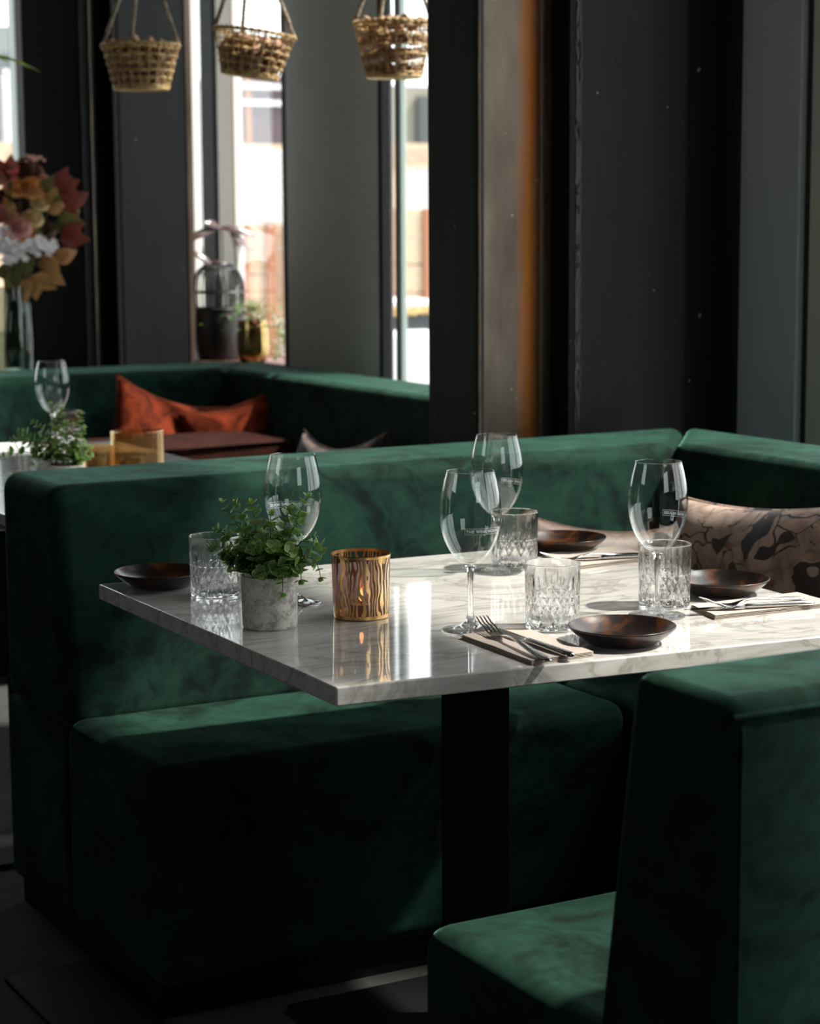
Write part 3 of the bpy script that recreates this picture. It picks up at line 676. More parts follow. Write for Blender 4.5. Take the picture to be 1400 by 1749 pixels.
def knife_bm():
    blade, hand = B(), B()
    prof = [(0.0, 0.0005, 0.0), (0.006, 0.004, -0.0045), (0.016, 0.0072, -0.0078), (0.04, 0.0088, -0.0090), (0.08, 0.0088, -0.0090), (0.095, 0.0072, -0.0075), (0.102, 0.0050, -0.0050)]
    rings = []
    for s, a, c in prof:
        t = 0.0008; rings.append([blade.verts.new((s, a, 0.0042)), blade.verts.new((s, (a+c)/2, 0.0042+t)), blade.verts.new((s, c, 0.0042)), blade.verts.new((s, (a+c)/2, 0.0042-t))])
    for a, c in zip(rings, rings[1:]):
        for k in range(4): blade.faces.new((a[k], a[(k+1) % 4], c[(k+1) % 4], c[k]))
    blade.faces.new(rings[0][::-1]); blade.faces.new(rings[-1])
    secs = [(0.100, 0.0048, 0.0026), (0.106, 0.0060, 0.0038), (0.120, 0.0062, 0.0040), (0.16, 0.0074, 0.0042), (0.20, 0.0088, 0.0044), (0.212, 0.0086, 0.0042), (0.2165, 0.0070, 0.0036), (0.219, 0.0035, 0.002)]
    rings = []
    for s, w, t in secs: rings.append([hand.verts.new((s, w*cos(2*pi*k/14), 0.0044+t*sin(2*pi*k/14))) for k in range(14)])
    for a, c in zip(rings, rings[1:]):
        for k in range(14): hand.faces.new((a[k], a[(k+1) % 14], c[(k+1) % 14], c[k]))
    hand.faces.new(rings[0][::-1]); hand.faces.new(rings[-1])
    return blade, hand
fh, fhd = fork_bm(); kb, kh = knife_bm()
def tmp(n, bm):
    o = obj(n, bm, M['steel'], None, True, 50); COL.objects.unlink(o); return o.data
FKM = [('tines', tmp('tines', fh)), ('handle', tmp('fork_handle', fhd))]; KNM = [('blade', tmp('blade', kb)), ('handle', tmp('knife_handle', kh))]
def cutlery(kind, tip, end, label, zoff=0.0058, tilt=0):
    meshes = FKM if kind == 'fork' else KNM; d = end-tip; e = empty(kind, (tip.x, tip.y, TZ+zoff), label, kind, 'forks on the napkins' if kind == 'fork' else 'knives on the napkins', atan2(d.y, d.x))
    k = Vector((d.x, d.y)).length/(0.1965 if kind == 'fork' else 0.219); e.scale = (k, 1, 1)
    for nm, me in meshes: link(bpy.data.objects.new(nm, me), e)
zt = TZ+0.026; ze = TZ+0.009
cutlery('fork', on_z(821, 1052, zt), on_z(937, 1129, ze), 'steel fork on the front napkin, tines pointing away from the table edge', 0.0062)
cutlery('knife', on_z(838, 1073, TZ+0.008), on_z(977, 1121, ze), 'steel knife on the front napkin, beside the front plate', 0.0056)
cutlery('fork', on_z(1199, 1022, zt), on_z(1371, 1021, ze), 'steel fork on the right napkin below the patterned cushion', 0.0062)
cutlery('knife', on_z(1168, 1043, TZ+0.008), on_z(1390, 1030, ze), 'steel knife on the right napkin with blade towards the wine glass', 0.0056)
cutlery('fork', on_z(926, 945, zt), on_z(1092, 946, ze), 'steel fork on the back napkin, tines beside the back plate', 0.0062)
cutlery('knife', on_z(955, 957, TZ+0.008), on_z(1108, 949, ze), 'steel knife on the back napkin behind the front tumbler', 0.0056)

# candle holder with gold stripes
vp = on_z(617, 1053, TZ)
e = empty('candle_holder', vp, 'smoked glass candle holder with wavy gold stripes in the middle of the table', 'candle holder')
b = B(); lathe(b, [(0.0425, 0.004), (0.0440, 0.010), (0.0452, 0.05), (0.0460, 0.098)], 96); obj('glass_shell', b, M['votive'], e)
b = B(); lathe(b, [(0.0452, 0.0965), (0.0466, 0.0965), (0.0468, 0.1005), (0.0452, 0.1012)], 96, closed=True); obj('rim', b, M['gold'], e)
b = B(); lathe(b, [(0, 0.0), (0.040, 0.0), (0.0430, 0.0015), (0.0436, 0.007), (0.0425, 0.0072), (0.0415, 0.004), (0, 0.004)], 96); obj('base', b, M['gold'], e)
e = empty('tealight', vp+Vector((0, 0, 0.0042)), 'lit tealight glowing inside the gold striped holder', 'candle')
b = B(); lathe(b, [(0, 0), (0.0195, 0), (0.0198, 0.017), (0.0193, 0.017), (0.019, 0.002), (0, 0.002)], 40); obj('cup', b, M['tin'], e)
b = B(); lathe(b, [(0, 0.0022), (0.0188, 0.0022), (0.0188, 0.0145), (0, 0.0140)], 40); obj('wax', b, M['wax'], e)
b = B(); tube(b, [(0, 0, 0.013), (0.0003, 0, 0.022)], 0.0007, 6); obj('wick', b, M['soil'], e)
b = B(); lathe(b, catmull([(0, 0.020), (0.0028, 0.023), (0.0034, 0.028), (0.002, 0.036), (0, 0.042)], 3), 16); obj('flame', b, M['flame'], e)

# potted plants
RV = Vector((cos(YAW), -sin(YAW), 0)); FV = Vector((sin(YAW), cos(YAW), 0)); UZ = Vector((0, 0, 1))
def leaf_geo(bm, p, d, up, r, mi_rim=1, mi=0):
    d = d.normalized(); s = d.cross(up)
    s = s.normalized() if s.length > 1e-4 else Vector((1, 0, 0)); n = s.cross(d); K = 10
    c = p+d*r*1.15-n*r*0.12; cen = bm.verts.new(c-n*r*0.10)
    r1, r2 = [], []
    for k in range(K):
        a = 2*pi*k/K; ell = (cos(a)*1.08, sin(a)*0.95); lift = 0.16*abs(ell[1])**2
        r1.append(bm.verts.new(c+(d*ell[0]+s*ell[1])*r*0.84+n*r*lift*0.7)); r2.append(bm.verts.new(c+(d*ell[0]+s*ell[1])*r+n*r*lift*1.2))
    for k in range(K):
        j = (k+1) % K; f = bm.faces.new((cen, r1[k], r1[j])); f.material_index = mi
        f = bm.faces.new((r1[k], r2[k], r2[j], r1[j])); f.material_index = mi_rim
def sprig(parent, p0, p1, bend, rl, rnd, start=0.25, pale=0.25):
    mid = (p0+p1)/2+bend; pts = bez(p0, mid, p1, 10)
    L = sum((b_-a).length for a, b_ in zip(pts, pts[1:])); n = max(3, int(L*(1-start)/(rl*1.25)))
    bm = B(); turn = rnd.random()*pi
    for i in range(n+1):
        t = start+(1-start)*i/n; x = t*10; k = min(int(x), 9); p = pts[k].lerp(pts[k+1], x-k); tg = (pts[k+1]-pts[k]).normalized()
        a = turn+i*pi/2*1.05; n1 = tg.orthogonal().normalized(); n2 = tg.cross(n1)
        r = rl*(1.0-0.45*max(0, (t-0.55)/0.45))*rnd.uniform(0.85, 1.15)
        for sgn in (1, -1):
            d = sgn*(cos(a)*n1+sin(a)*n2)+tg*rnd.uniform(0.15, 0.75)+Vector((rnd.uniform(-.2, .2), rnd.uniform(-.2, .2), rnd.uniform(-.15, .25)))
            leaf_geo(bm, p, d, tg, r, 1, 2 if rnd.random() < pale else 0)
    for sgn in (1, -1, 0.3): leaf_geo(bm, pts[-1], (pts[-1]-pts[-2]).normalized()+0.5*sgn*Vector((1, 0.3, 0)), UZ, rl*0.42, 1, 1)
    o = obj('leaf_sprig', bm, [M['leaf'], M['leaf_edge'], M['leaf_pale']], parent, True, 180)
    bm = B(); tube(bm, pts, [0.0011-0.0005*i/10 for i in range(11)], 5); obj('stem', bm, M['stem'], o)
def plant(loc, tips, label, seed, nrand, spread, rl=0.0098, px=(461, 985), sc=1117):
    rnd = random.Random(seed); e = empty('potted_plant', loc, label, 'potted plant')
    bm = B(); pr = catmull([(0, 0), (0.036, 0), (0.0405, 0.002), (0.0418, 0.007), (0.0425, 0.04), (0.0428, 0.077), (0.0420, 0.0802), (0.0395, 0.0802), (0.0378, 0.078), (0.0372, 0.06), (0.0, 0.058)], 3)
    lathe(bm, pr, 64); obj('pot', bm, M['concrete'], e, True, 50)
    bm = B(); lathe(bm, [(0, 0.0705), (0.02, 0.071), (0.0373, 0.069), (0.0373, 0.062), (0, 0.062)], 32); obj('soil', bm, M['soil'], e)
    for (tx, ty, dep, sag) in tips:
        p1 = RV*((tx-px[0])/sc)+UZ*(0.078+(px[1]-ty)/sc)+FV*dep
        a = atan2(p1.y, p1.x); p0 = Vector((0.02*cos(a), 0.02*sin(a), 0.072)); bend = UZ*(0.02+sag)+Vector((cos(a), sin(a), 0))*(-0.01 if sag <= 0.01 else 0.02)
        sprig(e, p0, p1, bend, rl*rnd.uniform(0.85, 1.05), rnd, 0.18)
    for i in range(nrand):
        a = rnd.uniform(0, 2*pi); R = rnd.uniform(0.3, 1)*spread; h = rnd.uniform(0.015, 0.075)*(1.25-R/spread*0.6)
        p0 = Vector((0.022*cos(a), 0.022*sin(a), 0.072)); p1 = Vector((R*cos(a), R*sin(a), 0.078+h))
        sprig(e, p0, p1, UZ*0.02, rl*rnd.uniform(0.85, 1.2), rnd, 0.25)
    return e
TIPS = [(383, 858, 0.0, 0), (405, 862, 0.01, 0), (432, 860, -0.005, 0), (464, 884, 0.02, 0), (497, 872, 0, 0), (528, 850, 0.0, 0), (512, 890, -0.02, 0.0), (538, 918, 0.0, 0.01), (551, 940, 0.01, 0.02),
        (549, 985, -0.01, 0.045), (487, 1004, -0.047, 0.035), (517, 985, -0.03, 0.03), (372, 905, 0.01, 0.02), (362, 935, 0.0, 0.02), (384, 948, -0.01, 0.02), (396, 966, -0.02, 0.03), (420, 900, -0.02, 0), (450, 905, -0.03, 0), (480, 905, 0.03, 0),
        (475, 925, -0.05, 0.01), (505, 935, -0.045, 0.01), (440, 930, -0.05, 0.01), (411, 940, -0.03, 0.01)]
plant(on_z(461, 1070, TZ), TIPS, 'bushy green eucalyptus-like plant in a pale concrete pot at the front left of the table', 4, 20, 0.062)
T2 = [(20, 750, 0, 0.03), (5, 775, -0.02, 0.03), (60, 720, 0, 0.01), (90, 690, 0, 0), (105, 700, 0.02, 0), (140, 705, 0, 0), (145, 730, 0, 0.01), (150, 760, -0.02, 0.02), (35, 735, 0, 0.02), (60, 765, -0.03, 0.03), (75, 740, -0.02, 0.01), (120, 720, -0.02, 0), (60, 785, -0.03, 0.04), (140, 785, -0.03, 0.03), (100, 750, -0.04, 0.01)]
pp = on_z(112, 793, TZ+0.08); pp.z = TZ
plant(pp, T2, 'trailing green plant in a concrete pot on the rear table at left', 8, 14, 0.06, 0.0095, (112, 793), 3500/(pp-CO).dot(fw))

# amber candle glasses on the rear table
def amber(px, py, w, h, label):
    q = on_z(px, py, TZ+h); d = (q-CO).dot(fw); R = w/2*d/F_PX; e = empty('candle_holder', (q.x, q.y, TZ), label, 'candle holder')
    bm = B(); prof = [(R*(0.93+0.05*abs(sin(i*pi/5.0))), 0.004+(h-0.004)*i/60) for i in range(61)]
    lathe(bm, [(0, 0), (R*0.9, 0)]+prof+[(R*0.93, h), (R*0.90, h*0.5), (R*0.88, 0.008), (0, 0.008)], 96, fn=lambda r, z, a, k: r*(1+0.035*abs(sin(a*13))) if 2 < k < 62 else r)
    obj('ribbed_glass', bm, M['amber'], e)
    bm = B(); lathe(bm, [(0, 0.009), (0.019, 0.009), (0.019, 0.028), (0, 0.027)], 32); obj('tealight', bm, M['wax'], e)
amber(234, 735, 90, 0.095, 'large ribbed amber glass candle holder on the rear table')
amber(168, 760, 50, 0.06, 'small ribbed amber glass candle holder, left of the large amber one')
b = B(); c_ = on_z(15, 768, TZ); box(b, (-0.16, -0.10, 0.0), (0.10, 0.14, 0.004)); bevel(b, 0.001, 1)
o = tag(obj('paper_napkin', b, plain('white_paper', (0.8, 0.8, 0.8), 0.8), None, False), 'white paper napkin on the rear table beside the trailing plant', 'napkin'); o.location = (c_.x, c_.y, TZ)

# ------------------------------------------------------------------ hanging baskets with corks
CK = None
def cork_mesh():
    bm = B(); lathe(bm, [(0, -0.021), (0.0098, -0.021), (0.0108, -0.0200), (0.0110, 0), (0.0108, 0.0200), (0.0098, 0.021), (0, 0.021)], 12)
    o = obj('c', bm, M['cork'], None, True, 40); me = o.data; COL.objects.unlink(o); return me
CK = cork_mesh()
def basket(px, py, dist, rw, tilt, label, which, seed, hh=0.105, fill=1.0):
    rnd = random.Random(seed); v = ray(px, py); p = CO+v*dist
    e = empty('hanging_basket', p-Vector((0, 0, hh)), label, 'basket', 'wicker baskets hanging from the ceiling')
    tm = Matrix.Rotation(tilt, 4, FV); R1 = rw; R0 = rw*0.70
    def rr(z): return R0+(R1-R0)*(z/hh)
    n = 22
    bm = B()
    for k in range(n):
        a = 2*pi*k/n; tube(bm, [tm @ Vector((rr(z)*cos(a), rr(z)*sin(a), z)) for z in (0, hh*0.5, hh)], 0.0022, 5)
    obj('stakes', bm, M['wicker'], e)
    bm = B(); rows = 6
    for q in range(rows):
        z = hh*(0.06+0.86*q/(rows-1)); pts = []
        if q >= rows-2 and which == 2: pass
        for i in range(n*4+1):
            a = 2*pi*i/(n*4); w = 0.0028*(1 if q % 2 else -1)*cos(a*n/2*1.0); pts.append(tm @ Vector(((rr(z)+w)*cos(a), (rr(z)+w)*sin(a), z+0.001*sin(a*5+q))))
        tube(bm, pts, 0.0032 if not (which == 2 and q >= rows-2) else 0.0018, 5, cap=False)
    obj('weave', bm, M['wicker'], e)
    bm = B()
    for off in (0, pi/9):
        pts = []
        for i in range(109):
            a = 2*pi*i/108; w = 0.003*sin(a*18+off*9); pts.append(tm @ Vector(((R1+w)*cos(a), (R1+w)*sin(a), hh+0.003*cos(a*18+off*9))))
        tube(bm, pts, 0.0036, 6, cap=False)
    obj('rim', bm, M['wicker'], e)
    bm = B()
    for q in range(1, 9):
        R = R0*q/8; tube(bm, [tm @ Vector((R*cos(2*pi*i/36), R*sin(2*pi*i/36), 0.0)) for i in range(37)], 0.0045, 5, cap=False)
    obj('base', bm, M['wicker'], e)
    top = Vector((0.01, 0, hh+0.30)); ab = YAW
    for k, a in enumerate((pi-ab, -ab+0.15, -ab+pi/2+0.4)):
        s = tm @ Vector((R1*cos(a), R1*sin(a), hh)); bm = B()
        for st in (0, pi):
            pts = []
            for i in range(61):
                t = i/60; c = s.lerp(top, t); ph = t*2*pi*14+st; pts.append(c+0.0036*(cos(ph)*RV+sin(ph)*FV))
            tube(bm, pts, 0.0040, 5)
        obj('rope', bm, M['rope'], e)
    bm = B(); ztop = 3.9-(p.z-hh); tube(bm, [top, (0.01, 0, ztop)], 0.004, 6); obj('rope', bm, M['rope'], e)
    cnt = 0
    for layer in range(4):
        z = 0.016+layer*0.026*fill; R = rr(z)-0.017
        rings = [(R-0.001, int(2*pi*R/0.036)), (R*0.5, 7 if layer < 2 else 8)] if layer < 3 else [(R*0.86, 11), (R*0.45, 6), (0.0, 1)]
        for (r_, m_) in rings:
            for i in range(m_):
                a = 2*pi*i/m_+rnd.uniform(-.15, .15)+layer; o = bpy.data.objects.new('wine_cork', CK); link(o)
                q = tm @ Vector((r_*cos(a), r_*sin(a), z+rnd.uniform(-.002, .006))); o.location = Vector(e.location)+q
                o.rotation_euler = (rnd.uniform(-0.5, 0.5)+pi/2, 0, a+rnd.choice((0, 0, 0.7))+rnd.uniform(-.5, .5))
                tag(o, 'small brown wine cork in the %s hanging basket' % which_name[which], 'cork', 'corks in the %s hanging basket' % which_name[which]); cnt += 1
which_name = {1: 'left', 2: 'middle tilted', 3: 'right'}
basket(240, 78, 5.8, 0.108, 0.0, 'wicker basket of corks on ropes, leftmost, in front of the far columns', 1, 1, 0.12, 1.32)
basket(425, 56, 5.6, 0.110, radians(8), 'tilted wicker basket of corks, middle of three, in front of the window', 2, 2, 0.115, 0.9)
basket(672, 40, 5.7, 0.110, 0.0, 'wicker basket of corks partly hidden by the big column, rightmost of three', 3, 3, 0.145, 1.65)

# ------------------------------------------------------------------ flowers in a vase, left
SB = 0.84
fx = on_y(22, 560, 6.86)
e = empty('console_table', (1.75, 6.85, 0), 'dark wooden console carrying the flower vase behind the rear booth', 'table')
b = B(); box(b, (-0.6, -0.15, 0.80), (0.58, 0.15, SB)); bevel(b, 0.004, 1); obj('top', b, M['darkwood'], e, False)
for sx in (-0.57, 0.53):
    for sy in (-0.13, 0.09): b = B(); box(b, (sx, sy, 0), (sx+0.04, sy+0.04, 0.80)); obj('leg', b, M['darkwood'], e, False)
vloc = Vector((fx.x, 6.86, SB)); e = empty('glass_vase', vloc, 'clear glass vase with water holding the autumn bouquet', 'vase')
b = B(); lathe(b, catmull([(0, 0), (0.055, 0), (0.062, 0.01), (0.066, 0.10), (0.062, 0.22), (0.058, 0.31)], 4)+[(0.0555, 0.31), (0.058, 0.22), (0.062, 0.10), (0.057, 0.014), (0, 0.012)], 48); obj('glass', b, M['vase_glass'], e)
b = B(); lathe(b, [(0, 0.014), (0.056, 0.015), (0.061, 0.10), (0.0595, 0.16), (0, 0.16)], 40); obj('water', b, thin_glass('vase_water', (0.72, 0.77, 0.73), 1.0, 0, 1.33), e)
def flower(px, py, kind, c1, label, size, dep, aim=(0, 0)):
    size *= 1.35
    P = on_y(px, py, 6.86+dep); neck = vloc+Vector((random.uniform(-.03, .03), random.uniform(-.03, .03), 0.29))
    nm = {'rose': 'rose', 'small': 'small_blossom', 'leaf': 'autumn_leaf_branch'}[kind]
    e = empty(nm, P, label, 'flower' if kind != 'leaf' else 'leaf branch', 'flowers and leaves in the glass vase')
    m = c1; bm = B(); rnd = random.Random(int(px*7+py)); d = (P-neck).normalized()*0.6+Vector((-0.2, -0.8, 0.2)); d.normalize(); q = d.to_track_quat('Z', 'Y').to_matrix()
    if kind == 'rose':
        for ring in range(5):
            n = 5+ring; R = size*(0.22+0.18*ring); op = 0.25+0.28*ring
            for k in range(n):
                a = 2*pi*k/n+ring*0.6; cx = Vector((cos(a), sin(a), 0)); sx = Vector((-sin(a), cos(a), 0)); g = []
                for i in range(4):
                    t = i/3; rad = size*0.08+R*sin(t*pi/2*min(1.2, op+0.3)); zz = size*(0.75-0.12*ring)*t-size*0.3*(1 if ring > 3 else 0)*t*t
                    wd = size*0.42*sin(pi*(0.18+0.72*t)); g.append([bm.verts.new(q @ (cx*(rad-0.12*size*abs(s_)**2)+sx*wd*s_+Vector((0, 0, zz)))) for s_ in (-1, -0.4, 0.4, 1)])
                for i in range(3):
                    for j in range(3): bm.faces.new((g[i][j], g[i][j+1], g[i+1][j+1], g[i+1][j]))
        obj('petals', bm, m, e, True, 180)
    elif kind == 'small':
        for k in range(16):
            c = Vector((rnd.gauss(0, 1), rnd.gauss(0, 1), rnd.gauss(0, 0.6)))*size*0.42
            for j in range(5):
                a = 2*pi*j/5; dd = q @ Vector((cos(a), sin(a), 0.4)); leaf_geo(bm, c, dd, d, size*0.14, 0, 0)
        obj('petals', bm, m, e, True, 180)
    else:
        ax = (RV*aim[0]+UZ*aim[1]).normalized()
        for k in range(4):
            dd = (ax+0.75*Vector((rnd.uniform(-1, 1), rnd.uniform(-1, 1), rnd.uniform(-1, 1)))).normalized(); s = dd.cross(FV+0.4*Vector((rnd.uniform(-1, 1), 0, rnd.uniform(-1, 1)))).normalized(); n = s.cross(dd); L = size*rnd.uniform(1.0, 1.7)
            rows = []
            for i in range(7):
                t = i/6; w = L*0.34*sin(pi*t**0.8)*(1-0.2*t)+0.0004; c = dd*L*t+n*L*0.15*t*t; rows.append([bm.verts.new(c+s*w), bm.verts.new(c-n*w*0.25), bm.verts.new(c-s*w)])
            for a_, b_ in zip(rows, rows[1:]):
                for j in range(2): bm.faces.new((a_[j], a_[j+1], b_[j+1], b_[j]))
        obj('leaves', bm, m, e, True, 180)
    bm = B(); tube(bm, bez(neck-P-UZ*0.26, neck-P, Vector((0, 0, 0))-d*size*0.1, 8), 0.0022, 5); obj('stem', bm, M['stem'], e)
def petal(name, a, b_): return leaf(name, a, b_, 0.6)
PC = {'orange': petal('orange_petal', (0.70, 0.30, 0.09), (0.90, 0.52, 0.20)), 'brown': petal('brown_petal', (0.09, 0.035, 0.02), (0.22, 0.09, 0.05)), 'cream': petal('cream_petal', (0.80, 0.58, 0.26), (0.92, 0.76, 0.44)),
      'pink': petal('pink_petal', (0.75, 0.34, 0.30), (0.90, 0.55, 0.48)), 'white': petal('white_petal', (0.88, 0.83, 0.85), (0.95, 0.92, 0.93)), 'red': petal('red_petal', (0.60, 0.06, 0.05), (0.80, 0.16, 0.12)),
      'gold': petal('gold_leaf', (0.36, 0.24, 0.07), (0.62, 0.30, 0.12)), 'wine': petal('wine_red_leaf', (0.14, 0.03, 0.02), (0.34, 0.07, 0.05)), 'olive': petal('olive_leaf', (0.09, 0.09, 0.02), (0.22, 0.19, 0.05))}
FLW = [(44, 296, 'rose', 'brown', 0.050, 0.05, 'large dark brown bloom at the top of the bouquet'), (54, 323, 'rose', 'orange', 0.040, -0.02, 'large orange bloom in the upper bouquet'), (68, 349, 'rose', 'cream', 0.026, -0.05, 'small cream bloom under the orange one'),
       (26, 322, 'rose', 'orange', 0.034, 0.0, 'peach-orange bloom left of the large orange one'), (56, 374, 'rose', 'cream', 0.030, -0.06, 'cream yellow bloom in the middle of the bouquet'), (33, 390, 'rose', 'pink', 0.034, -0.08, 'pink bloom in the lower middle of the bouquet'),
       (74, 308, 'rose', 'pink', 0.020, 0.0, 'slim peach bud right of the orange bloom'), (20, 293, 'small', 'red', 0.022, -0.03, 'small red blossom at the upper left of the bouquet'), (60, 271, 'small', 'pink', 0.020, 0.0, 'dim pink blossom at the very top of the bouquet'),
       (4, 396, 'small', 'white', 0.034, -0.08, 'white blossom cluster at the left edge'), (10, 425, 'small', 'white', 0.042, -0.1, 'white blossom cluster low left'), (25, 442, 'small', 'white', 0.036, -0.1, 'white blossom cluster above the vase mouth'),
       (62, 416, 'small', 'white', 0.036, -0.1, 'white blossom cluster in the lower centre'), (82, 425, 'small', 'white', 0.036, -0.08, 'white blossom cluster at lower right'), (10, 345, 'rose', 'brown', 0.045, 0.06, 'dusky brown bloom at the left of the bouquet'),
       (38, 350, 'rose', 'brown', 0.045, 0.08, 'dusky brown bloom deep in the bouquet'), (75, 392, 'rose', 'brown', 0.035, 0.05, 'faded brown bloom at the right of centre'),
       (46, 404, 'rose', 'orange', 0.028, -0.05, 'peach bloom between the pink bloom and the white clusters'), (14, 372, 'rose', 'pink', 0.030, 0.0, 'dusky pink bloom at the left edge'), (84, 335, 'rose', 'brown', 0.028, 0.03, 'small brown bloom at the right of the cream one'),
       (40, 425, 'small', 'white', 0.030, -0.1, 'white blossom cluster at the middle of the low row'), (22, 402, 'small', 'pink', 0.026, -0.09, 'pale pink blossom above the left white cluster')]
for px, py, k, c1, sz, dep, lab in FLW: flower(px, py, k, PC[c1], lab, sz, dep)
LVS = [(112, 352, 'wine', (0.6, -0.3), 'wine red leaves at the right side of the bouquet'), (100, 375, 'olive', (0.8, -0.3), 'olive leaves below the wine red ones'), (92, 445, 'gold', (1, 0.35), 'gold and red leaf pointing right at the lower right'),
       (75, 462, 'gold', (0.35, -1), 'gold leaf pointing down beside the vase'), (55, 470, 'gold', (-0.2, -0.6), 'golden leaves over the vase mouth'), (30, 460, 'olive', (-0.4, -0.5), 'olive leaves over the left of the vase mouth'),
       (12, 365, 'wine', (-0.6, 0.1), 'wine red leaves at the left of the bouquet'), (48, 410, 'olive', (0.2, 0.5), 'olive leaves in the middle of the bouquet'), (95, 325, 'wine', (0.5, 0.7), 'dim wine red leaves at the upper right'),
       (70, 335, 'olive', (0.7, 0.2), 'olive leaves right of the large orange bloom'), (22, 372, 'gold', (-0.5, 0.4), 'golden leaves left of the pink bloom'), (80, 362, 'gold', (0.8, 0.3), 'golden leaves right of the small cream bloom'),
       (45, 432, 'olive', (0.1, -0.9), 'olive leaves hanging between the white clusters'), (66, 440, 'gold', (0.6, -0.6), 'golden leaves under the lower white cluster'), (15, 310, 'wine', (-0.4, 0.8), 'wine red leaves at the upper left of the bouquet'),
       (104, 405, 'wine', (0.9, -0.1), 'dim wine red leaves low at the right'), (38, 478, 'gold', (0.3, -0.8), 'golden leaves drooping in front of the vase neck')]
for px, py, c1, aim, lab in LVS: flower(px, py, 'leaf', PC[c1], lab, 0.045, -0.03, aim)
# hanging foliage whose blades reach in at upper left
hp = on_y(-60, 90, 6.3)
e = empty('hanging_plant', hp, 'hanging plant with long thin green blades entering at the upper left edge', 'plant')
b = B(); lathe(b, [(0, -0.1), (0.06, -0.09), (0.08, -0.02), (0.075, 0.0), (0.07, -0.02), (0, -0.04)], 32); obj('pot', b, M['black_rattan'], e)
b = B(); tube(b, [(0, 0, -0.03), (0, 0, 3.9-hp.z)], 0.003, 6); obj('cord', b, M['rope'], e)
for (px, py) in ((70, 124), (52, 118), (20, 112), (15, 137), (-20, 30), (-120, 60), (-140, 140)):
    t_ = on_y(px, py, 6.25)-hp; b = B(); pts = bez((0, 0, -0.02), t_*0.5+UZ*0.04, t_, 8)
    for i in range(8):
        w0 = 0.006*sin(pi*(0.1+0.88*i/8)); w1 = 0.006*sin(pi*(0.1+0.88*(i+1)/8)); b.faces.new([b.verts.new(q) for q in (pts[i]+UZ*w0, pts[i]-UZ*w0*0.6+FV*w0, pts[i+1]-UZ*w1*0.6+FV*w1, pts[i+1]+UZ*w1)])
    obj('blade', b, M['leaf_edge'], e)

# ------------------------------------------------------------------ window sill: black lantern, brass pot
q = on_y(364, 600, 7.02); e = empty('rattan_planter', (3.135, 7.02, 0.86), 'black rattan cage planter on the window sill', 'planter')
b = B(); lathe(b, catmull([(0, 0), (0.07, 0), (0.085, 0.02), (0.098, 0.10), (0.094, 0.19)], 4)+[(0.088, 0.19), (0.09, 0.1), (0, 0.03)], 48); obj('bowl', b, M['black_rattan'], e)
b = B()
for k in range(30):
    a = 2*pi*k/30; tube(b, [(r_*cos(a), r_*sin(a), z_) for r_, z_ in catmull([(0.092, 0.185), (0.094, 0.25), (0.088, 0.30), (0.068, 0.335), (0.045, 0.35)], 3)], 0.0036, 5)
obj('cage_rods', b, M['black_rattan'], e)
b = B()
for r_, z_ in ((0.095, 0.19), (0.096, 0.25), (0.070, 0.335), (0.045, 0.352)): tube(b, [(r_*cos(2*pi*i/40), r_*sin(2*pi*i/40), z_) for i in range(41)], 0.004, 5, cap=False)
obj('cage_rings', b, M['black_rattan'], e)
def long_leaf(bm, p, d, L, w):
    d = d.normalized(); s = d.cross(Vector((0.2, -0.9, 0.5))).normalized(); n = s.cross(d); rows = []
    for i in range(8):
        t = i/7; ww = w*sin(pi*(0.04+0.92*t))**0.8; c = p+d*L*t-UZ*L*0.30*t*t; rows.append([bm.verts.new(c+s*ww), bm.verts.new(c+n*ww*0.3), bm.verts.new(c-s*ww)])
    for a_, b_ in zip(rows, rows[1:]):
        for j in range(2): bm.faces.new((a_[j], a_[j+1], b_[j+1], b_[j]))
e = empty('begonia', (3.135, 7.02, 0.90), 'houseplant with long dark pointed leaves growing out of the black cage planter', 'plant')
cr = on_y(378, 392, 7.02)-Vector((3.135, 7.02, 0.90))
b = B(); tube(b, bez((0, 0, 0), (0.03, 0, 0.3), cr, 8), 0.003, 6); tube(b, bez((0, 0, 0), (-0.03, 0.02, 0.2), cr+Vector((-0.08, 0, -0.06)), 8), 0.0025, 6); tube(b, bez((0.01, 0, 0.1), (0.12, 0, 0.22), cr+Vector((0.04, 0, -0.02)), 8), 0.002, 6); obj('stems', b, M['stem'], e)
for (tx, ty, ox, oy) in ((350, 378, 378, 390), (436, 395, 375, 390), (425, 425, 392, 398), (318, 405, 370, 392), (365, 452, 325, 430), (398, 460, 365, 447)):
    b = B(); a_ = on_y(ox, oy, 7.02)-Vector((3.135, 7.02, 0.90)); c_ = on_y(tx, ty, 7.0)-Vector((3.135, 7.02, 0.90)); d = c_-a_+UZ*0.02; long_leaf(b, a_, d, d.length*1.05, 0.017); obj('leaf', b, plain('dark_leaf', (0.06, 0.028, 0.025), 0.25) if 'dl' not in M else M['dl'], e)
e = empty('flower_pot', (3.16, 6.78, 0.86), 'shiny brass pot of small pale flowers on the window sill', 'potted plant')
b = B(); lathe(b, catmull([(0, 0), (0.035, 0), (0.05, 0.01), (0.058, 0.05), (0.055, 0.12), (0.050, 0.155)], 4)+[(0.046, 0.155), (0.05, 0.1), (0, 0.04)], 48); obj('pot', b, M['brass'], e)
rnd = random.Random(3); b = B(); b2 = B(); b3 = B()
for k in range(170):
    a = rnd.uniform(0, 2*pi); R = abs(rnd.gauss(0, 0.055)); z = 0.17+rnd.uniform(-0.02, 0.06)-R*0.3; c = Vector((R*cos(a), R*sin(a)-0.02*0, z)); leaf_geo(b, c, Vector((cos(a), sin(a), rnd.uniform(-.5, .8))), UZ, 0.009, 0, 0)
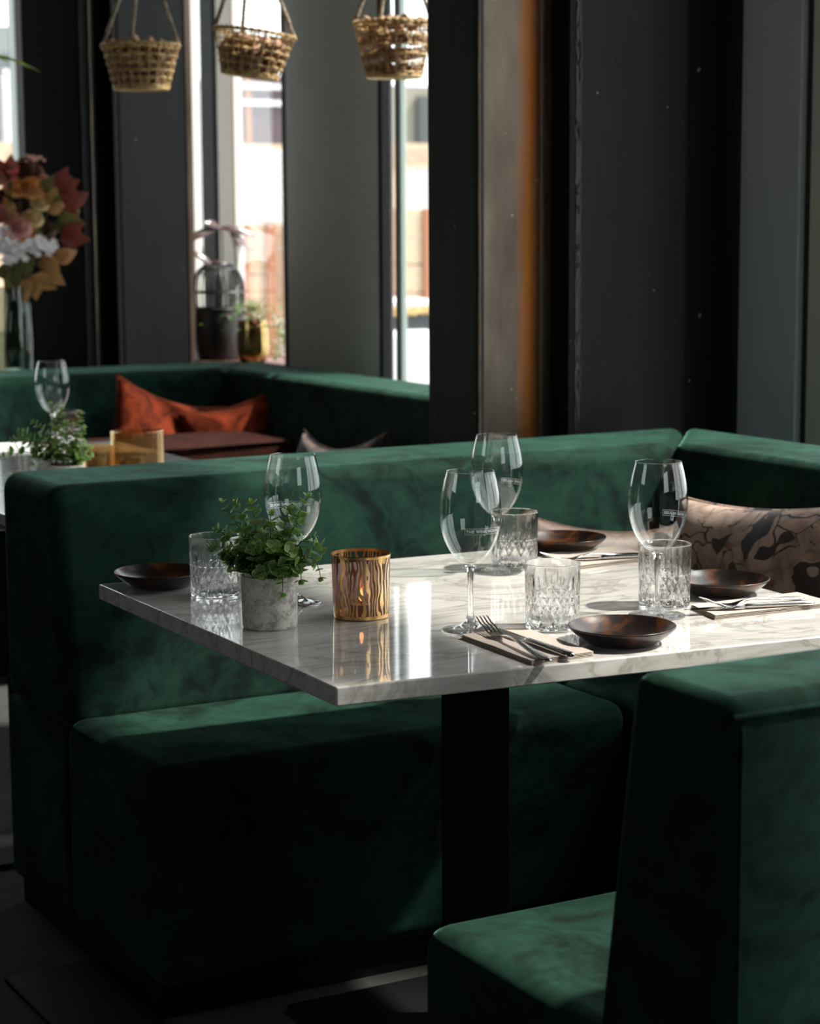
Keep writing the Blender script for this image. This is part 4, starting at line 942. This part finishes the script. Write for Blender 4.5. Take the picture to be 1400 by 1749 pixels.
for k in range(70):
    a = rnd.uniform(0, 2*pi); R = abs(rnd.gauss(0, 0.07)); z = 0.20+rnd.uniform(-0.03, 0.05)-R*0.5; c = Vector((R*cos(a), R*sin(a), z))
    for j in range(5): leaf_geo(b2, c, Vector((cos(j*1.26), sin(j*1.26), 0.5)), UZ, 0.004, 0, 0)
for k in range(90):  # trailing part towards the window side
    t = rnd.random(); c = Vector((0.055+0.03*sin(t*3)+rnd.gauss(0, 0.010), -0.055+rnd.gauss(0, 0.02), 0.17-0.15*t))
    leaf_geo(b, c, Vector((rnd.uniform(-1, 1), rnd.uniform(-1, 1), -0.4)), UZ, 0.006, 0, 0)
    if k % 2: 
        for j in range(5): leaf_geo(b3, c+Vector((0.005, -0.01, 0)), Vector((cos(j*1.26), sin(j*1.26), 0.5)), UZ, 0.0045, 0, 0)
obj('foliage', b, M['leaf'], e); obj('blossoms', b2, PC['pink'], e); obj('trailing_blossoms', b3, PC['white'], e)

# ------------------------------------------------------------------ outside
b = B(); box(b, (5.0, 1.34, -0.05), (5.3, 1.70, 4.62)); bevel(b, 0.01, 1)  # unseen pillar, added to keep sun off the bench under the table
struct('added_sun_blocker', b, M['panel'])
M['pave'] = concrete('pale_paving', (0.42, 0.42, 0.41), (0.55, 0.55, 0.54), 3)
b = B(); box(b, (3.33, -12, -0.15), (60, 60, -0.05)); box(b, (-20, 8.8, -0.15), (3.33, 60, -0.05)); tag(obj('pavement', b, M['pave'], None, False), kind='structure')
YF = 22.0
mk = lambda n, c, r=0.7: plain(n, c, r)
om = {'grey': mk('grey_render', (0.15, 0.165, 0.17)), 'purple': mk('dark_purple_glazing', (0.055, 0.030, 0.045), 0.3), 'white': mk('white_paint', (0.55, 0.55, 0.56)), 'cream': mk('cream_paint', (0.42, 0.30, 0.21)), 'orange': mk('orange_brown_brick', (0.28, 0.11, 0.06)),
      'beige': mk('beige_render', (0.19, 0.175, 0.14)), 'dark': mk('dark_grey_cladding', (0.05, 0.055, 0.06)), 'letter': mk('faded_brown_lettering', (0.40, 0.30, 0.22))}
def prect(px0, py0, px1, py1, y, th):
    a = on_y((px0+px1)/2, py1, y); c = on_y((px0+px1)/2, py0, y); l = on_y(px0, (py0+py1)/2, y); r = on_y(px1, (py0+py1)/2, y)
    return (l.x, y, a.z), (r.x, y+th, c.z)
def part(name, m, rects, parent, o=None):
    b = B()
    for a, c in rects: box(b, Vector(a)-Vector(parent.location), Vector(c)-Vector(parent.location))
    return obj(name, b, m, parent, False)
e = empty('commercial_building', (10, YF, 0), 'low pale building with dark purple glazing across the street, seen through the planter window', 'building')
part('wall', om['beige'], [((8.4, YF, 0), (13.5, YF+3, 3.0))], e)
part('glazing', om['purple'], [prect(404, 128, 492, 246, YF-0.06, 0.05)], e)
part('glazing_bar', om['white'], [prect(402, 143, 492, 152, YF-0.12, 0.06), prect(402, 171, 492, 180, YF-0.12, 0.06)], e)
part('brick_pier', om['orange'], [prect(420, 128, 429, 246, YF-0.10, 0.05)], e)
part('beam', om['cream'], [prect(402, 246, 492, 258, YF-0.3, 0.2)], e)
part('brick_pier', om['grey'], [prect(325, 0, 341, 400, YF-0.3, 0.3)], e)
part('cladding', om['dark'], [prect(715, 165, 760, 245, YF-0.08, 0.06), prect(716, 286, 760, 352, YF-0.08, 0.06)], e)
e = empty('grey_building', (6.5, YF+1, 0), 'grey building across the street seen at the far left edge', 'building')
part('wall', om['grey'], [((3.0, YF+1, 0), (8.3, YF+3, 3.6))], e)
part('ledge', om['white'], [prect(18, 83, 46, 92, YF+0.9, 0.1), prect(25, 162, 46, 173, YF+0.9, 0.1)], e)
part('downpipe', om['white'], [prect(8, 118, 18, 243, YF+0.85, 0.15)], e)
def sign(px0, py0, px1, py1, y, txt, tpx, tpy, th, label):
    e = empty('sign_board', on_y((px0+px1)/2, py1, y), label, 'sign'); part('board', om['cream'], [prect(px0, py0, px1, py1, y, 0.05)], e)
    me = text_mesh(txt, th); o = bpy.data.objects.new('lettering', me); me.materials.append(om['letter']); link(o, e); q = on_y(tpx, tpy, y-0.01); o.location = q-Vector(e.location); o.rotation_euler = (pi/2, 0, 0)
    for z_ in (0,):
        bb = B(); l = on_y(px0+4, py1, y).x; r = on_y(px1-4, py1, y).x; zz = e.location.z
        for xx in (l, r): box(bb, (xx-e.location.x-0.04, 0.02, -zz-0.05), (xx-e.location.x+0.04, 0.08, 0.05))
        obj('post', bb, om['cream'], e, False)
sign(-8, 243, 44, 286, 18.0, 'O', 15, 276, 0.20, 'cream sign board with a grey O seen at the far left edge')
sign(676, 245, 760, 287, 17.0, 'EDIKS', 682, 274, 0.16, 'cream sign board with faded lettering seen beside the big column')
def wire_fence(px0, px1, py0, py1, y, label):
    a, c = prect(px0, py0, px1, py1, y, 0); e = empty('wire_fence', (a[0], y, 0), label, 'fence'); b = B(); n = 26
    for i in range(n+1):
        x = (c[0]-a[0])*i/n; tube(b, [(x, 0, 0), (x, 0, c[2])], 0.007, 4)
    for k in range(7):
        z = a[2]+(c[2]-a[2])*k/6; tube(b, [(0, 0, z), (c[0]-a[0], 0, z)], 0.010, 4)
    obj('wires', b, om['white'], e, False); b = B()
    for x in (0, c[0]-a[0]): box(b, (x-0.03, -0.03, -0.05), (x+0.03, 0.03, c[2]))
    obj('posts', b, om['white'], e, False)
wire_fence(412, 495, 259, 345, 20.0, 'white wire fence across the street, seen through the planter window')
wire_fence(676, 760, 287, 356, 18.5, 'white wire fence behind the cream sign board beside the big column')
def planterbox(px0, px1, py0, y, label, m='cream', nm='timber_planter'):
    a, c = prect(px0, py0, px1, 600, y, 0.8); e = empty(nm, (a[0], y, -0.05), label, 'planter'); w = c[0]-a[0]; H = c[2]+0.05; b = B(); n = 7
    for i in range(n): box(b, (0, 0, H*i/n+0.006), (w, 0.6, H*(i+1)/n-0.004))
    obj('boards', b, om[m], e, False)
    b = B()
    for x in (0, w*0.5, w-0.08): box(b, (x, -0.03, 0), (x+0.08, 0, H))
    obj('battens', b, om['orange'], e, False)
planterbox(408, 500, 382, 15.0, 'pale timber planter box outside the planter window')
planterbox(674, 770, 356, 14.0, 'pale orange timber planter box outside, beside the big column')
e = empty('street_lamp', on_y(408, 500, 12.0)*1, 'white pole with a small box outside the planter window', 'post'); e.location.z = -0.05
a, c = prect(403, 100, 413, 366, 12.0, 0.06); part('pole', om['white'], [((a[0], 12.0, -0.05), (c[0], 12.06, 3.2))], e); part('junction_box', om['white'], [prect(400, 277, 421, 297, 11.95, 0.05)], e)
# outdoor counter with straw fringe
e = empty('outdoor_counter', (5.2, 9.6, -0.05), 'dark outdoor counter with a white top and straw fringe beyond the narrow window', 'counter')
L_ = on_y(660, 530, 9.6).x; R_ = on_y(790, 530, 9.6).x
zt_ = on_y(700, 516, 9.6).z; zf = on_y(700, 536, 9.6).z; zd = on_y(700, 565, 9.6).z
part('top', om['white'], [((L_, 9.55, zt_-0.025), (R_, 10.3, zt_))], e)
b = B()
for i in range(90):
    x = L_+(R_-L_)*i/90-5.2; box(b, (x, 9.545-9.6, zf+0.05+random.uniform(-.01, .01)), (x+0.006, 9.555-9.6, zt_-0.02+0.05))
obj('straw_fringe', b, M['wicker'], e, False)
part('apron', om['dark'], [((L_, 9.57, zd), (R_, 9.60, zt_-0.02))], e)
part('legs', om['dark'], [((L_+0.02, 9.6, -0.05), (L_+0.08, 9.66, zd)), ((R_-0.08, 9.6, -0.05), (R_-0.02, 9.66, zd))], e)
e = empty('outdoor_bench', (5.2, 9.0, -0.05), 'white outdoor bench box below the straw fringed counter', 'bench'); zb_ = on_y(700, 572, 9.0).z
b = B(); box(b, (on_y(650, 600, 9.0).x-5.2, 0, 0), (on_y(800, 600, 9.0).x-5.2, 0.45, zb_+0.05)); bevel(b, 0.02, 2); obj('body', b, om['white'], e)
